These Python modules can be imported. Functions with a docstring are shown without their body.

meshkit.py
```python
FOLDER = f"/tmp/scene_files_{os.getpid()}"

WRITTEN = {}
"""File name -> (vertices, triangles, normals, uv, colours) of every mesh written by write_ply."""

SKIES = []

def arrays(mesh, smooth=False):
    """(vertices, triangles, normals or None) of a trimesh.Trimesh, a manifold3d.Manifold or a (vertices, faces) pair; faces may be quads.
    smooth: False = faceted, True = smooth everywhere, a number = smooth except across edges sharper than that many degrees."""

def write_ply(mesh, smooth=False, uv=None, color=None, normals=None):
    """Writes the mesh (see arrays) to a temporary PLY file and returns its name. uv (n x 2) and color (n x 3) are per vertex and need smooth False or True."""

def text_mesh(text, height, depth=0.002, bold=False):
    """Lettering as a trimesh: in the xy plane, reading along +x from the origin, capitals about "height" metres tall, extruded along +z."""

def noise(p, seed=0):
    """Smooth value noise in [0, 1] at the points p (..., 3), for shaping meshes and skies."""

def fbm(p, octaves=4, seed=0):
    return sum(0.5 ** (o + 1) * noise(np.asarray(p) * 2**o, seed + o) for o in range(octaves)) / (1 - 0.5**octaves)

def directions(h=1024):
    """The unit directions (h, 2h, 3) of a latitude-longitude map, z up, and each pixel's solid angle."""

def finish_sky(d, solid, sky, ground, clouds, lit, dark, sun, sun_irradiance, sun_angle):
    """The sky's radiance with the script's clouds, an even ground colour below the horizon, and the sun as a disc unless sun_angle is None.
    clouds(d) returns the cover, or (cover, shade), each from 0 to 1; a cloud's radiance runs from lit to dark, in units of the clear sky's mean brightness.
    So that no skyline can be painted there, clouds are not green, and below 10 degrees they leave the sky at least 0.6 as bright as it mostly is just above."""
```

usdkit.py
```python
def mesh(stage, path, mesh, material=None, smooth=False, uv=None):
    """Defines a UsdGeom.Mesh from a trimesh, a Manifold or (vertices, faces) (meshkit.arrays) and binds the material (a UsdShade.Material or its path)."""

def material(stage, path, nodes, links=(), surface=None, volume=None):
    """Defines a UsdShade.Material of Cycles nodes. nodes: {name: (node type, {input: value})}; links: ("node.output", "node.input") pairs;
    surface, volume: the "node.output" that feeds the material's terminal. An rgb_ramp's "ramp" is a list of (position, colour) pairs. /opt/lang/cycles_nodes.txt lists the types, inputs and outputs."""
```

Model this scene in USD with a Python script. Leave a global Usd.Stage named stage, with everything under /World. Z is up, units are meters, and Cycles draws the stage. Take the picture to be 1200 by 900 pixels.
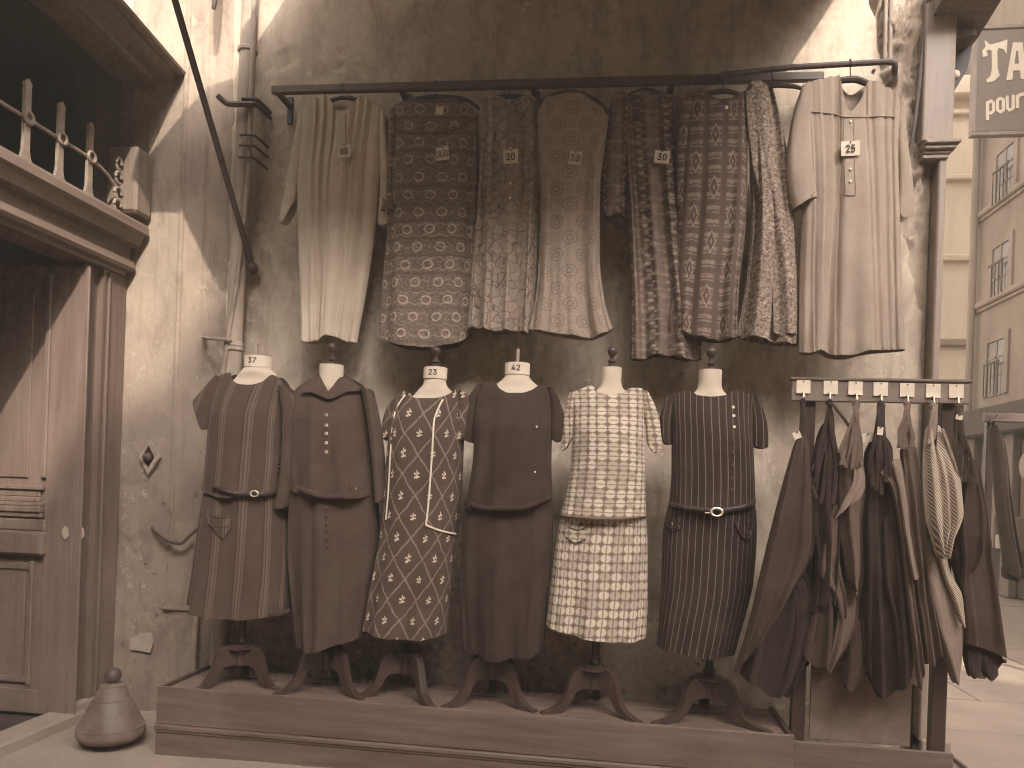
import math, random
import numpy as np, trimesh
import usdkit, meshkit
from meshkit import fbm, noise
from pxr import Usd, UsdGeom, UsdLux, UsdShade, Gf, Sdf
from shapely.geometry import Polygon
from shapely.ops import unary_union

rng = np.random.default_rng(7)
stage = Usd.Stage.CreateInMemory()
UsdGeom.SetStageUpAxis(stage, 'Z'); UsdGeom.SetStageMetersPerUnit(stage, 1.0)
world = UsdGeom.Xform.Define(stage, '/World'); stage.SetDefaultPrim(world.GetPrim())
UsdGeom.Scope.Define(stage, '/World/Looks')

# ------------------------------------------------------------------ camera
F, PX, PY = 900., 600., 565.                     # focal length and principal point, in pixels of the 1200 x 900 photograph
CAM = np.array([0, -3.8, 1.25]); YAW, ROLL = math.radians(8), math.radians(2)
fw = np.array([-math.sin(YAW), math.cos(YAW), 0]); rt = np.array([math.cos(YAW), math.sin(YAW), 0]); up = np.array([0, 0, 1.])
RR = rt * math.cos(ROLL) + up * math.sin(ROLL); UU = up * math.cos(ROLL) - rt * math.sin(ROLL)
cam = UsdGeom.Camera.Define(stage, '/World/camera')
cam.CreateHorizontalApertureAttr(36.0); cam.CreateVerticalApertureAttr(27.0)
cam.CreateFocalLengthAttr(36.0 * F / 1200); cam.CreateVerticalApertureOffsetAttr(36.0 * (PY - 450) / 1200)
cam.CreateExposureAttr(1.75)
m4 = Gf.Matrix4d(); 
for i, v in enumerate((RR, UU, -fw, CAM)): m4.SetRow(i, Gf.Vec4d(*map(float, v), 1.0 if i == 3 else 0.0))
cam.AddTransformOp().Set(m4)

# ------------------------------------------------------------------ sky and sun
SUN = np.array([.62, -1.3, 1.0]); SUN /= np.linalg.norm(SUN)
sky = UsdLux.DomeLight.Define(stage, '/World/sky')
skm = usdkit.material(stage, '/World/Looks/sky_light', {
    's': ('sky_texture', {'sky_type': 'single_scattering', 'sun_disc': False, 'aerosol_density': 7.0, 'sun_elevation': float(math.asin(SUN[2])), 'sun_rotation': float(math.atan2(SUN[0], SUN[1]))}),
    'h': ('hsv', {'saturation': 0.0}), 'w': ('mix', {'mix_type': 'multiply', 'fac': 1.0, 'color2': (1.0, .99, .97)}),
    'b': ('background_shader', {'strength': 0.15})},
    [('s.color', 'h.color'), ('h.color', 'w.color1'), ('w.color', 'b.color')], surface='b.background')
UsdShade.MaterialBindingAPI.Apply(sky.GetPrim()).Bind(skm)
sky.GetPrim().SetCustomDataByKey('kind', 'structure')
sun = UsdLux.DistantLight.Define(stage, '/World/sun')
sun.CreateIntensityAttr(0.5); sun.CreateAngleAttr(0.6); sun.CreateColorAttr(Gf.Vec3f(1.0, .98, .86)); sun.GetPrim().CreateAttribute('inputs:normalize', Sdf.ValueTypeNames.Bool).Set(True)
_z = SUN; _x = np.cross(up, _z); _x /= np.linalg.norm(_x); _y = np.cross(_z, _x)
ms = Gf.Matrix4d()
for i, v in enumerate((_x, _y, _z, (0, 0, 30))): ms.SetRow(i, Gf.Vec4d(*map(float, v), 1.0 if i == 3 else 0.0))
sun.AddTransformOp().Set(ms)

# ------------------------------------------------------------------ measuring from the photograph: a pixel on a known plane gives a point of the place
def ray(px, py): return fw + (px - PX) / F * RR + (PY - py) / F * UU
def aty(px, py, Y=0.): d = ray(px, py); return CAM + d * ((Y - CAM[1]) / d[1])
def atx(px, py, X): d = ray(px, py); return CAM + d * ((X - CAM[0]) / d[0])
def atz(px, py, Z=0.): d = ray(px, py); return CAM + d * ((Z - CAM[2]) / d[2])

# ------------------------------------------------------------------ materials
def sep(L):
    """the sepia colour of a surface with grey reflectance L"""
    xs = [0.0, .02, .06, .15, .35, .7, 1]
    c = np.array([np.interp(L, xs, q) for q in ([1.65, 1.58, 1.45, 1.29, 1.22, 1.14, 1.1], [.835, .85, .88, .918, .945, .975, .98], [.65, .66, .68, .71, .71, .76, .8])])
    return tuple(float(v) for v in L * c / (c @ [.2126, .7152, .0722]))

class G:
    """a small builder of node graphs"""
    def __init__(s): s.nodes, s.links = {}, []
    def n(s, kind, out, **inp):
        name = f'{kind}_{len(s.nodes)}'; d = {}
        for k, v in inp.items():
            if isinstance(v, str) and '.' in v and v.split('.')[0] in s.nodes: s.links.append((v, f'{name}.{k}'))
            else: d[k] = v
        s.nodes[name] = (kind, d); return f'{name}.{out}'
    def m(s, op, a, b=0., c=None, clamp=False):
        kw = dict(math_type=op, value1=a, value2=b)
        if c is not None: kw['value3'] = c
        if clamp: kw['use_clamp'] = True
        return s.n('math', 'value', **kw)
    def uv(s):
        u = s.n('uvmap', 'UV', attribute='st'); x = s.n('separate_xyz', 'x', vector=u)
        return x, x[:-1] + 'y', u
    def pos(s): return s.n('geometry', 'position')
    def obj(s): return s.n('texture_coordinate', 'object')
    def scaled(s, vec, sc): return s.n('mapping', 'vector', vector=vec, scale=sc)
    def noise(s, vec, scale, detail=4, rough=.55, dist=0.): return s.n('noise_texture', 'fac', vector=vec, scale=scale, detail=detail, roughness=rough, distortion=dist)
    def range(s, v, a, b, c=0., d=1.): return s.n('map_range', 'result', value=v, from_min=a, from_max=b, to_min=c, to_max=d, clamp=True)
    def mix(s, f, a, b, t='mix'): return s.n('mix', 'color', mix_type=t, fac=f, color1=a, color2=b)
    def line(s, v, period, width, off=0.):
        """1 on a line of the width, every period"""
        q = s.m('fraction', s.m('divide', s.m('add', v, off), period))
        return s.range(s.m('absolute', s.m('subtract', q, .5)), width / period * .5, width / period * .5 + .03, 1., 0.)
    def done(s, name, col, rough=.8, bump=None, bs=.3, bd=.004, **kw):
        p = dict(base_color=col, roughness=rough, **kw)
        if bump: p['normal'] = s.n('bump', 'normal', height=bump, strength=bs, distance=bd)
        out = s.n('principled_bsdf', 'BSDF', **p)
        return usdkit.material(stage, f'/World/Looks/{name}', s.nodes, s.links, surface=out)

def plain(name, L, rough=.7, scale=6., var=.35, grain=(1, 1, 1), bs=.2, metallic=0., spec=.35):
    g = G(); v = g.scaled(g.pos(), grain); f = g.noise(v, scale, 6, .6); f2 = g.noise(v, scale * 9, 4, .6)
    c = g.mix(g.range(f, .3, .7), sep(L * (1 - var)), sep(min(.9, L * (1 + var))))
    c = g.mix(g.m('multiply', g.range(f2, .62, .75), .35), c, sep(min(.9, L * 1.6 + .02)))
    return g.done(name, c, rough, bump=f2, bs=bs, bd=.003, metallic=metallic, specular_ior_level=spec)

def wood(name, L, axis='z', rough=.55, var=.4):
    g = G(); sc = {'x': (.6, 9, 9), 'y': (9, .6, 9), 'z': (9, 9, .6)}[axis]
    v = g.scaled(g.pos(), sc); f = g.noise(v, 3., 6, .65, .4); d = g.noise(g.pos(), 2.2, 5, .6)
    c = g.mix(g.range(f, .3, .72), sep(L * (1 - var)), sep(L * (1 + var)))
    c = g.mix(g.m('multiply', g.range(d, .5, .75), .45), c, sep(min(.8, L * 1.7)))
    sp = g.noise(g.pos(), 60., 3, .6); c = g.mix(g.m('multiply', g.range(sp, .68, .74), .5), c, sep(min(.8, L * 2.6)))
    return g.done(name, c, rough, bump=f, bs=.25, bd=.002, specular_ior_level=.4)

def fabric_end(g, name, col, rough=.9, wr=.0015):
    v = g.pos(); w = g.noise(v, 240., 2, .6); cr = g.noise(g.scaled(v, (1, 1, .55)), 26., 5, .62)
    fade = g.noise(v, 7., 4, .55)
    col = g.mix(g.range(fade, .35, .75, 0., .05), col, sep(.32))
    col = g.mix(g.range(w, .35, .65, 0., .22), col, sep(.012))
    h = g.m('add', g.m('multiply', cr, 1.0), g.m('multiply', w, .12))
    return g.done(name, col, rough, bump=h, bs=.5, bd=.006, specular_ior_level=.15, sheen_weight=.04, sheen_roughness=.5, sheen_tint=sep(.4))

def cloth(name, L):
    g = G(); n = g.noise(g.pos(), 5., 4); return fabric_end(g, name, g.mix(g.range(n, .3, .7), sep(L * .88), sep(L * 1.12)))

# ------------------------------------------------------------------ things, parts
LOC, COUNT = {}, {}
def numbered(parent, name):
    k = (parent, name); COUNT[k] = COUNT.get(k, 0) + 1
    return name if COUNT[k] == 1 else f'{name}_{COUNT[k] - 1:03d}'
def tag(p, label=None, cat=None, group=None, kind=None):
    p = p.GetPrim() if hasattr(p, 'GetPrim') else p
    for k, v in (('label', label), ('category', cat), ('group', group), ('kind', kind)):
        if v: p.SetCustomDataByKey(k, v)
    return p
def thing(name, label, cat, loc=(0, 0, 0), group=None):
    path = '/World/' + numbered('/World', name); x = UsdGeom.Xform.Define(stage, path)
    x.AddTranslateOp().Set(Gf.Vec3d(*map(float, loc))); LOC[path] = np.array(loc, float)
    tag(x, label, cat, group); return path
def put(name, mesh, material, parent=None, smooth=False, uv=None, label=None, cat=None, group=None, kind=None):
    """one mesh of the scene, given in world coordinates, under its thing or part"""
    base = parent or '/World'; path = base + '/' + numbered(base, name)
    off = LOC.get(base, np.zeros(3)); LOC[path] = off
    v, f, n = meshkit.arrays(mesh, False)
    mm = trimesh.Trimesh(np.asarray(v, float) - off, f, process=False)
    o = usdkit.mesh(stage, path, mm, material, smooth=smooth, uv=uv)
    tag(o, label, cat, group, kind); return path

# ------------------------------------------------------------------ shapes
cat_ = trimesh.util.concatenate
def box(x0, x1, y0, y1, z0, z1, ch=0.004):
    """a box with chamfered edges"""
    x0, x1 = min(x0, x1), max(x0, x1); y0, y1 = min(y0, y1), max(y0, y1); z0, z1 = min(z0, z1), max(z0, z1)
    ch = min(ch, .3 * min(x1 - x0, y1 - y0, z1 - z0))
    if ch <= 0: return trimesh.creation.box(bounds=[(x0, y0, z0), (x1, y1, z1)])
    pts = []
    for X, sx in ((x0, 1), (x1, -1)):
        for Y, sy in ((y0, 1), (y1, -1)):
            for Z, sz in ((z0, 1), (z1, -1)):
                pts += [(X + sx * ch, Y + sy * ch, Z), (X + sx * ch, Y, Z + sz * ch), (X, Y + sy * ch, Z + sz * ch)]
    h = trimesh.convex.convex_hull(np.array(pts)); return h
def resample(p, n, smooth=True):
    p = np.asarray(p, float); d = np.r_[0, np.cumsum(np.linalg.norm(np.diff(p, axis=0), axis=1))]; d /= d[-1]
    t = np.linspace(0, 1, n)
    if smooth and len(p) > 2:
        from scipy.interpolate import PchipInterpolator
        keep = np.r_[True, np.diff(d) > 1e-9]
        return PchipInterpolator(d[keep], p[keep])(t)
    return np.stack([np.interp(t, d, q) for q in p.T], 1)
def tube(pts, r, sides=10, n=None, caps=True):
    pts = np.asarray(pts, float)
    if n: pts = resample(pts, n)
    k = len(pts); r = np.broadcast_to(r, (k,)) if np.ndim(r) == 0 or len(r) == k else np.interp(np.linspace(0, 1, k), np.linspace(0, 1, len(r)), r)
    t = np.gradient(pts, axis=0); t /= np.linalg.norm(t, axis=1, keepdims=True) + 1e-12
    ref = np.array([0, 0, 1.]) if abs(t[:, 2]).mean() < .8 else np.array([1., 0, 0])
    a = np.cross(t, ref); a /= np.linalg.norm(a, axis=1, keepdims=True); b = np.cross(t, a)
    g = np.arange(sides) * 2 * np.pi / sides
    v = (pts[:, None] + r[:, None, None] * (np.cos(g)[None, :, None] * a[:, None] + np.sin(g)[None, :, None] * b[:, None])).reshape(-1, 3)
    i, j = np.meshgrid(np.arange(k - 1), np.arange(sides), indexing='ij')
    q = np.stack([i * sides + j, i * sides + (j + 1) % sides, (i + 1) * sides + (j + 1) % sides, (i + 1) * sides + j], -1).reshape(-1, 4)
    f = np.vstack([q[:, [0, 1, 2]], q[:, [0, 2, 3]]])
    if caps:
        v = np.vstack([v, pts[0], pts[-1]]); c0, c1 = len(v) - 2, len(v) - 1
        f = np.vstack([f] + [[(c0, (s + 1) % sides, s) for s in range(sides)], [(c1, (k - 1) * sides + s, (k - 1) * sides + (s + 1) % sides) for s in range(sides)]])
    return trimesh.Trimesh(v, f, process=False)
def lathe(profile, center, sections=40, sm=True, n=60):
    p = np.asarray(profile, float)
    if sm: p = resample(p, n)
    m = trimesh.creation.revolve(p, sections=sections); m.apply_translation(center); return m
def extrude_along(profile, axis, a, b, sub=1):
    """a closed profile extruded along y (profile x,z), x (profile y,z) or z (profile x,y)"""
    m = trimesh.creation.extrude_polygon(Polygon(profile), b - a, engine='earcut'); v = m.vertices.copy(); h = v[:, 2] + a
    if axis == 'y': w = np.stack([v[:, 0], h, v[:, 1]], 1); fl = True
    elif axis == 'x': w = np.stack([h, v[:, 0], v[:, 1]], 1); fl = False
    else: w = np.stack([v[:, 0], v[:, 1], h], 1); fl = False
    return trimesh.Trimesh(w, m.faces[:, ::-1] if fl else m.faces, process=False)
def grid_faces(nu, nv, off=0):
    i, j = np.meshgrid(np.arange(nv - 1), np.arange(nu - 1), indexing='ij'); a = off + i * nu + j
    q = np.stack([a, a + 1, a + nu + 1, a + nu], -1).reshape(-1, 4); return np.vstack([q[:, [0, 1, 2]], q[:, [0, 2, 3]]])
def writing(text, h, center, depth=.001, width=None, bend=None, tilt=0.):
    """flat printed characters facing the street (towards -y)"""
    m = meshkit.text_mesh(text, h, depth, bold=True); v = m.vertices.copy(); v[:, :2] -= (v[:, :2].max(0) + v[:, :2].min(0)) / 2
    if width: v[:, 0] *= width / np.ptp(v[:, 0])
    c, s = math.cos(tilt), math.sin(tilt); v[:, 0], v[:, 1] = v[:, 0] * c - v[:, 1] * s, v[:, 0] * s + v[:, 1] * c
    y = -v[:, 2]
    if bend: y = y + bend - np.sqrt(np.maximum(bend**2 - v[:, 0]**2, 0))
    return trimesh.Trimesh(np.stack([v[:, 0], y, v[:, 1]], 1) + np.asarray(center), m.faces, process=False)

def coons(L, R, T, B, nu, nv, ang=True):
    """pixel outline (left, right, top, bottom) -> a grid of pixels; the columns bunch up at the sides as round a body"""
    T, B = np.asarray(T, float), np.asarray(B, float)
    L = np.vstack([T[0], np.reshape(L, (-1, 2)), B[0]]) ; R = np.vstack([T[-1], np.reshape(R, (-1, 2)), B[-1]])
    t = np.linspace(0, np.pi, nu); u = (1 - np.cos(t)) / 2 if ang else np.linspace(0, 1, nu)
    def at(p, s):
        q = resample(p, 240); return np.stack([np.interp(s, np.linspace(0, 1, 240), c) for c in q.T], 1)
    v = np.linspace(0, 1, nv); l, r, tp, b = at(L, v), at(R, v), at(T, u), at(B, u)
    U, V = u[None, :, None], v[:, None, None]
    P = (1 - V) * tp[None] + V * b[None] + (1 - U) * l[:, None] + U * r[:, None] - ((1 - U) * (1 - V) * tp[0] + U * (1 - V) * tp[-1] + (1 - U) * V * b[0] + U * V * b[-1])
    return P, u, v, t

def drape(L, R, T, B, y0, depth, fold=None, Tback=None, nu=64, nv=80, seed=0, wr=.004, yfn=None, back=True, backdepth=None, hemwave=0.):
    """a hanging piece of cloth with a front and a back, from its outline in the photograph on the plane y = y0.
    depth: how far it stands out, a number or a function of the height below its top; fold(s, v): folds in metres"""
    P, u, v, t = coons(L, R, T, B, nu, nv)
    W = np.array([[aty(px, py, y0) for px, py in row] for row in P])
    z0 = W[:, :, 2].max(); dz = z0 - W[:, :, 2]
    dep = depth(dz) if callable(depth) else np.full_like(dz, depth)
    width = np.linalg.norm(W[:, -1] - W[:, 0], axis=1)
    s = (t[None, :] / np.pi - .5) * width[:, None] * (1.0 + .5 * min(1, float(np.mean(dep)) / max(float(width.mean()), 1e-3) * 2))
    sl = np.sin(t)[None, :]; S = t[None, :] / np.pi + 0 * dz; V = v[:, None] + 0 * dz
    off = dep * sl**.8
    q = np.stack([s * 9, W[:, :, 2] * 1.3, np.full_like(s, seed * 7.3)], -1)
    edge = np.clip(sl * 2.2, 0, 1)
    wrk = (fbm(q * 1.0, 4, seed) - .5) * wr * 4 + (fbm(np.stack([s * 26, W[:, :, 2] * 14, np.full_like(s, seed * 3.1)], -1), 3, seed + 5) - .5) * wr
    f = fold(S, V) if fold else 0.
    Y = W[:, :, 1] - off - (f + wrk) * edge
    if yfn: Y = Y + yfn(S, V)
    front = np.stack([W[:, :, 0], Y, W[:, :, 2]], -1)
    if hemwave: front[:, :, 2] += (V**6) * hemwave * np.sin(S * 23 + seed)
    uv = np.stack([s, W[:, :, 2]], -1).reshape(-1, 2)
    vs, fs, uvs = [front.reshape(-1, 3)], [grid_faces(nu, nv)], [uv]
    if back:
        Pb, *_ = coons(L, R, Tback if Tback is not None else T, B, nu, nv)
        Wb = np.array([[aty(px, py, y0) for px, py in row] for row in Pb]); db = (backdepth if backdepth is not None else dep * .9)
        Wb[:, :, 1] += db * sl**.8 + .001
        vs.append(Wb.reshape(-1, 3)); fs.append(grid_faces(nu, nv, nu * nv)[:, ::-1]); uvs.append(uv)
    return trimesh.Trimesh(np.vstack(vs), np.vstack(fs), process=False), np.vstack(uvs), front
def wavy(n, top, bot, seed=0, pw=1.3, sharp=1.):
    """n soft vertical folds that deepen downward"""
    r = np.random.default_rng(seed); fr = n * (1 + r.uniform(-.25, .25, 4) * np.array([0, 1, 1, 1])) * np.array([1, 1.7, .55, 2.6]); ph = r.uniform(0, 6.28, 4); am = np.array([1, .55, .6, .3])
    def f(S, V):
        a = top + (bot - top) * V**pw; w = 0
        for k in range(4): w = w + am[k] * np.cos(2 * np.pi * fr[k] * (S + .025 * np.sin(3 * V + ph[k])) + ph[k])
        w = np.tanh(w * sharp) if sharp > 1 else w
        return a * w
    return f
def pleats(lines, amp=.006, w=.012):
    """pressed pleats: steps at the given positions across (0..1)"""
    def f(S, V):
        o = 0
        for (p, dirn) in lines:
            x = (S - p - .02 * dirn * V) / w; o = o + amp * dirn * np.clip(1 - np.abs(x), 0, 1) * 1.0 - amp * .8 * np.exp(-(x - 1.2 * dirn)**2)
        return o
    return f
def plus(*fs): return lambda S, V: sum(f(S, V) for f in fs)
def surf_at(front, px, py, y0, lift=.004):
    """the point of a draped front that is seen at a pixel"""
    p = front.reshape(-1, 3); q = p - CAM; X = PX + F * (q @ RR) / (q @ fw); Y = PY - F * (q @ UU) / (q @ fw)
    d = (X - px)**2 + (Y - py)**2; k = np.argsort(d)[:4]; w = 1 / (d[k] + .3); y = float((p[k, 1] * w).sum() / w.sum())
    return aty(px, py, y - lift)


# ================================================================== THE SETTING
def wall_mat(name, L, lower_dark_top=1.55, lower_dark=.5, speck=.5):
    g = G(); p = g.pos(); z = g.n('separate_xyz', 'z', vector=p)
    big = g.noise(p, 1.1, 6, .62); mid = g.noise(g.scaled(p, (1.6, 1, .8)), 4.5, 7, .66, .5); fine = g.noise(p, 38., 5, .65)
    streak = g.noise(g.scaled(p, (9, 9, .7)), 2.4, 5, .6)
    c = g.mix(g.range(big, .38, .62), sep(L * .8), sep(L * 1.1))
    c = g.mix(g.m('multiply', g.range(mid, .48, .62), .6), c, sep(L * .5))
    c = g.mix(g.m('multiply', g.range(streak, .55, .72), .4), c, sep(L * .5))
    gr = g.range(g.m('add', z, g.m('multiply', g.m('subtract', mid, .5), 1.5)), lower_dark_top - .45, lower_dark_top + .35, 1., 0.)  # darker below a set height, with an uneven edge
    c = g.mix(g.m('multiply', gr, lower_dark), c, sep(L * .22))
    ch = g.noise(p, 15., 7, .72); zone = g.noise(p, 2.1, 3, .5)
    m1 = g.m('multiply', g.range(ch, .57, .61), g.range(zone, .47, .6))
    c = g.mix(g.m('multiply', m1, speck), c, sep(min(.75, L * 1.5)))
    m2 = g.m('multiply', g.range(g.noise(p, 22., 6, .7), .63, .66), g.range(gr, .2, .7))
    c = g.mix(g.m('multiply', m2, .75), c, sep(L * .12))
    c = g.mix(g.range(fine, .3, .7, 0., .28), c, sep(L * .55))
    h = g.m('add', g.m('add', mid, g.m('multiply', fine, .35)), g.m('add', g.m('multiply', m1, .5), g.m('multiply', m2, -.5)))
    return g.done(name, c, .92, bump=h, bs=.55, bd=.012, specular_ior_level=.15)
M = {}
M['plaster'] = wall_mat('plaster', .37, .75, .25, .5)
M['stone'] = wall_mat('stone', .27, 1.55, .5, .4)
M['rubble'] = wall_mat('rubble', .30, .6, .3, .9)
M['ground'] = plain('ground_stone', .175, .9, 1.6, .16)
M['facade_pale'] = plain('facade_pale', .5, .9, 1.6, .16, (1, 1, .3))
M['facade_grey'] = plain('facade_grey', .22, .9, 2.2, .24, (1, 1, .3))
M['facade_shade'] = plain('facade_shade', .13, .9, 1.0, .1)
M['facade_dark'] = plain('facade_dark', .05, .7, 1.2, .2)
M['oak'] = wood('painted_wood', .13, 'z', .5, .22)
M['oakx'] = wood('painted_wood_level', .105, 'x', .5, .3)
M['oaky'] = wood('painted_wood_deep', .11, 'y', .5, .25)
M['jamb'] = wood('door_jamb_paint', .075, 'z', .5, .25)
M['leaf'] = wood('door_leaf_paint', .095, 'z', .45, .22)
M['dark_wood'] = wood('dark_wood', .022, 'z', .3, .4)
M['dark_woodx'] = wood('dark_wood_level', .07, 'x', .45, .4)
M['pilaster'] = wood('pilaster_paint', .17, 'z', .55, .15)
M['iron'] = plain('iron', .035, .5, 14., .4, spec=.5)
M['grey_iron'] = plain('grey_iron', .19, .55, 10., .3)
M['pipe'] = plain('pipe_paint', .24, .6, 5., .25, (1, 1, .5))
M['void'] = plain('shade_black', .022, .9)  # near black stands in for deep shade in the passage and recess
M['card'] = plain('card', .42, .8, 12., .08)
M['patch'] = plain('bare_plaster', .22, .9, 20., .15)
M['ink'] = plain('ink', .03, .8)
M['linen'] = plain('bust_linen', .36, .85, 9., .07)
M['button_pale'] = plain('button_pale', .5, .3, 20., .2)
M['button_dark'] = plain('button_dark', .04, .3, 20., .2)
M['metal'] = plain('buckle_metal', .6, .25, 20., .1, metallic=.8)
M['leather'] = plain('leather', .02, .35, 20., .3)
M['bollard'] = plain('bollard_paint', .09, .5, 9., .35)
M['glass'] = plain('window_dark', .12, .15, 2., .3, spec=.6)
M['panel'] = plain('dark_panel', .095, .85, 7., .35)
M['sign'] = plain('sign_paint', .13, .6, 2., .08)
M['sign_ink'] = plain('sign_lettering', .5, .7, 4., .06)

# ground: one sheet, a little uneven near by
xs = np.unique(np.r_[np.linspace(-60, -6, 12), np.linspace(-6, 12, 150), np.linspace(12, 90, 12)]); ys = np.unique(np.r_[np.linspace(-40, -5, 8), np.linspace(-5, 14, 150), np.linspace(14, 140, 14)])
gx, gy = np.meshgrid(xs, ys); gz = (fbm(np.stack([gx * 1.5, gy * 1.5, 0 * gx], -1), 4, 3) - .55) * .03 - .012
put('ground', trimesh.Trimesh(np.stack([gx, gy, gz], -1).reshape(-1, 3), grid_faces(len(xs), len(ys)), process=False), M['ground'], smooth=True, kind='structure')

pv = UsdGeom.Xform.Define(stage, '/World/pavement'); tag(pv, kind='structure')
M['paving'] = plain('paving_stone', .2, .9, 2.2, .14)
rr_ = np.random.default_rng(17); y = -2.6
while y < 7.2:
    d = rr_.uniform(.55, .75); x = 1.62 + rr_.uniform(-.4, 0) if y > .9 else (1.62 + rr_.uniform(0, .02))
    while x < 5.0 - .1:
        w = rr_.uniform(.7, 1.25); h = rr_.uniform(-.003, .004); put('paving_slab', box(max(x, 1.50), min(x + w, 4.9) - .012, y, y + d - .012, -.05, .006 + h, .006), M['paving'], '/World/pavement'); x += w
    y += d

# the wall the dresses hang on
WL, WR_, WT = -4.2, 1.385, 4.9
wall = thing('plastered_wall', 'stained plaster house wall with crumbling right edge behind the hanging dresses', 'wall', (0, 0, 0))
def rag(z): return 1.30 + .07 * 1.5 * (fbm(np.stack([z * 4.1, 0 * z, 0 * z], -1), 4, 11) - .5) * 2 - .17 * np.clip((z - 2.45) / .15, 0, 1) + .085 * np.clip((2.45 - z) / .2, 0, 1)
nz, nx = 330, 360; zz = np.linspace(-.05, WT, nz); uu_ = np.linspace(0, 1, nx); X = WL + (np.minimum(rag(zz), WR_ - .004)[:, None] - WL) * uu_[None, :]; Z = zz[:, None] + 0 * X
dY = (fbm(np.stack([X * 1.1, Z * 1.1, 0 * X], -1), 4, 1) - .5) * .03 + (fbm(np.stack([X * 7, Z * 7, 0 * X], -1), 4, 2) - .5) * .009
pit = np.clip((fbm(np.stack([X * 5, Z * 5, 0 * X + 4], -1), 5, 9) - .60) * 14, 0, 1) * .010
rim = np.clip((1 - uu_[None, :]) * 300, 0, 1); Y = -.018 + dY * .6 + pit + (1 - rim) * .03
put('plaster', trimesh.Trimesh(np.stack([X, Y, Z], -1).reshape(-1, 3), grid_faces(nx, nz), process=False), M['plaster'], wall, smooth=True)
nx2 = 80; X = np.linspace(1.08, WR_, nx2)[None, :] + 0 * zz[:, None]; Z = zz[:, None] + 0 * X
q = np.stack([X * 9, Z * 7, 0 * X], -1); rough = np.clip((Z - 2.35) / .2, .12, 1)
Y = .02 - np.clip((fbm(q * 1.6, 5, 21) - .40), 0, 1) * .17 * rough * np.clip((WR_ - X) / .06, 0, 1) - .012 - (fbm(q * 4, 3, 22) - .5) * .02 * rough
front = np.stack([X, Y, Z], -1); side = np.stack([np.full(nz, WR_), Y[:, -1] + .6, zz], -1)
vv = np.concatenate([front, side[:, None]], 1)
put('rubble_edge', trimesh.Trimesh(vv.reshape(-1, 3), grid_faces(nx2 + 1, nz), process=False), M['rubble'], wall, smooth=40)
put('core', box(WL, WR_ - .03, .06, .9, -.1, WT - .02), M['rubble'], wall)

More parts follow.
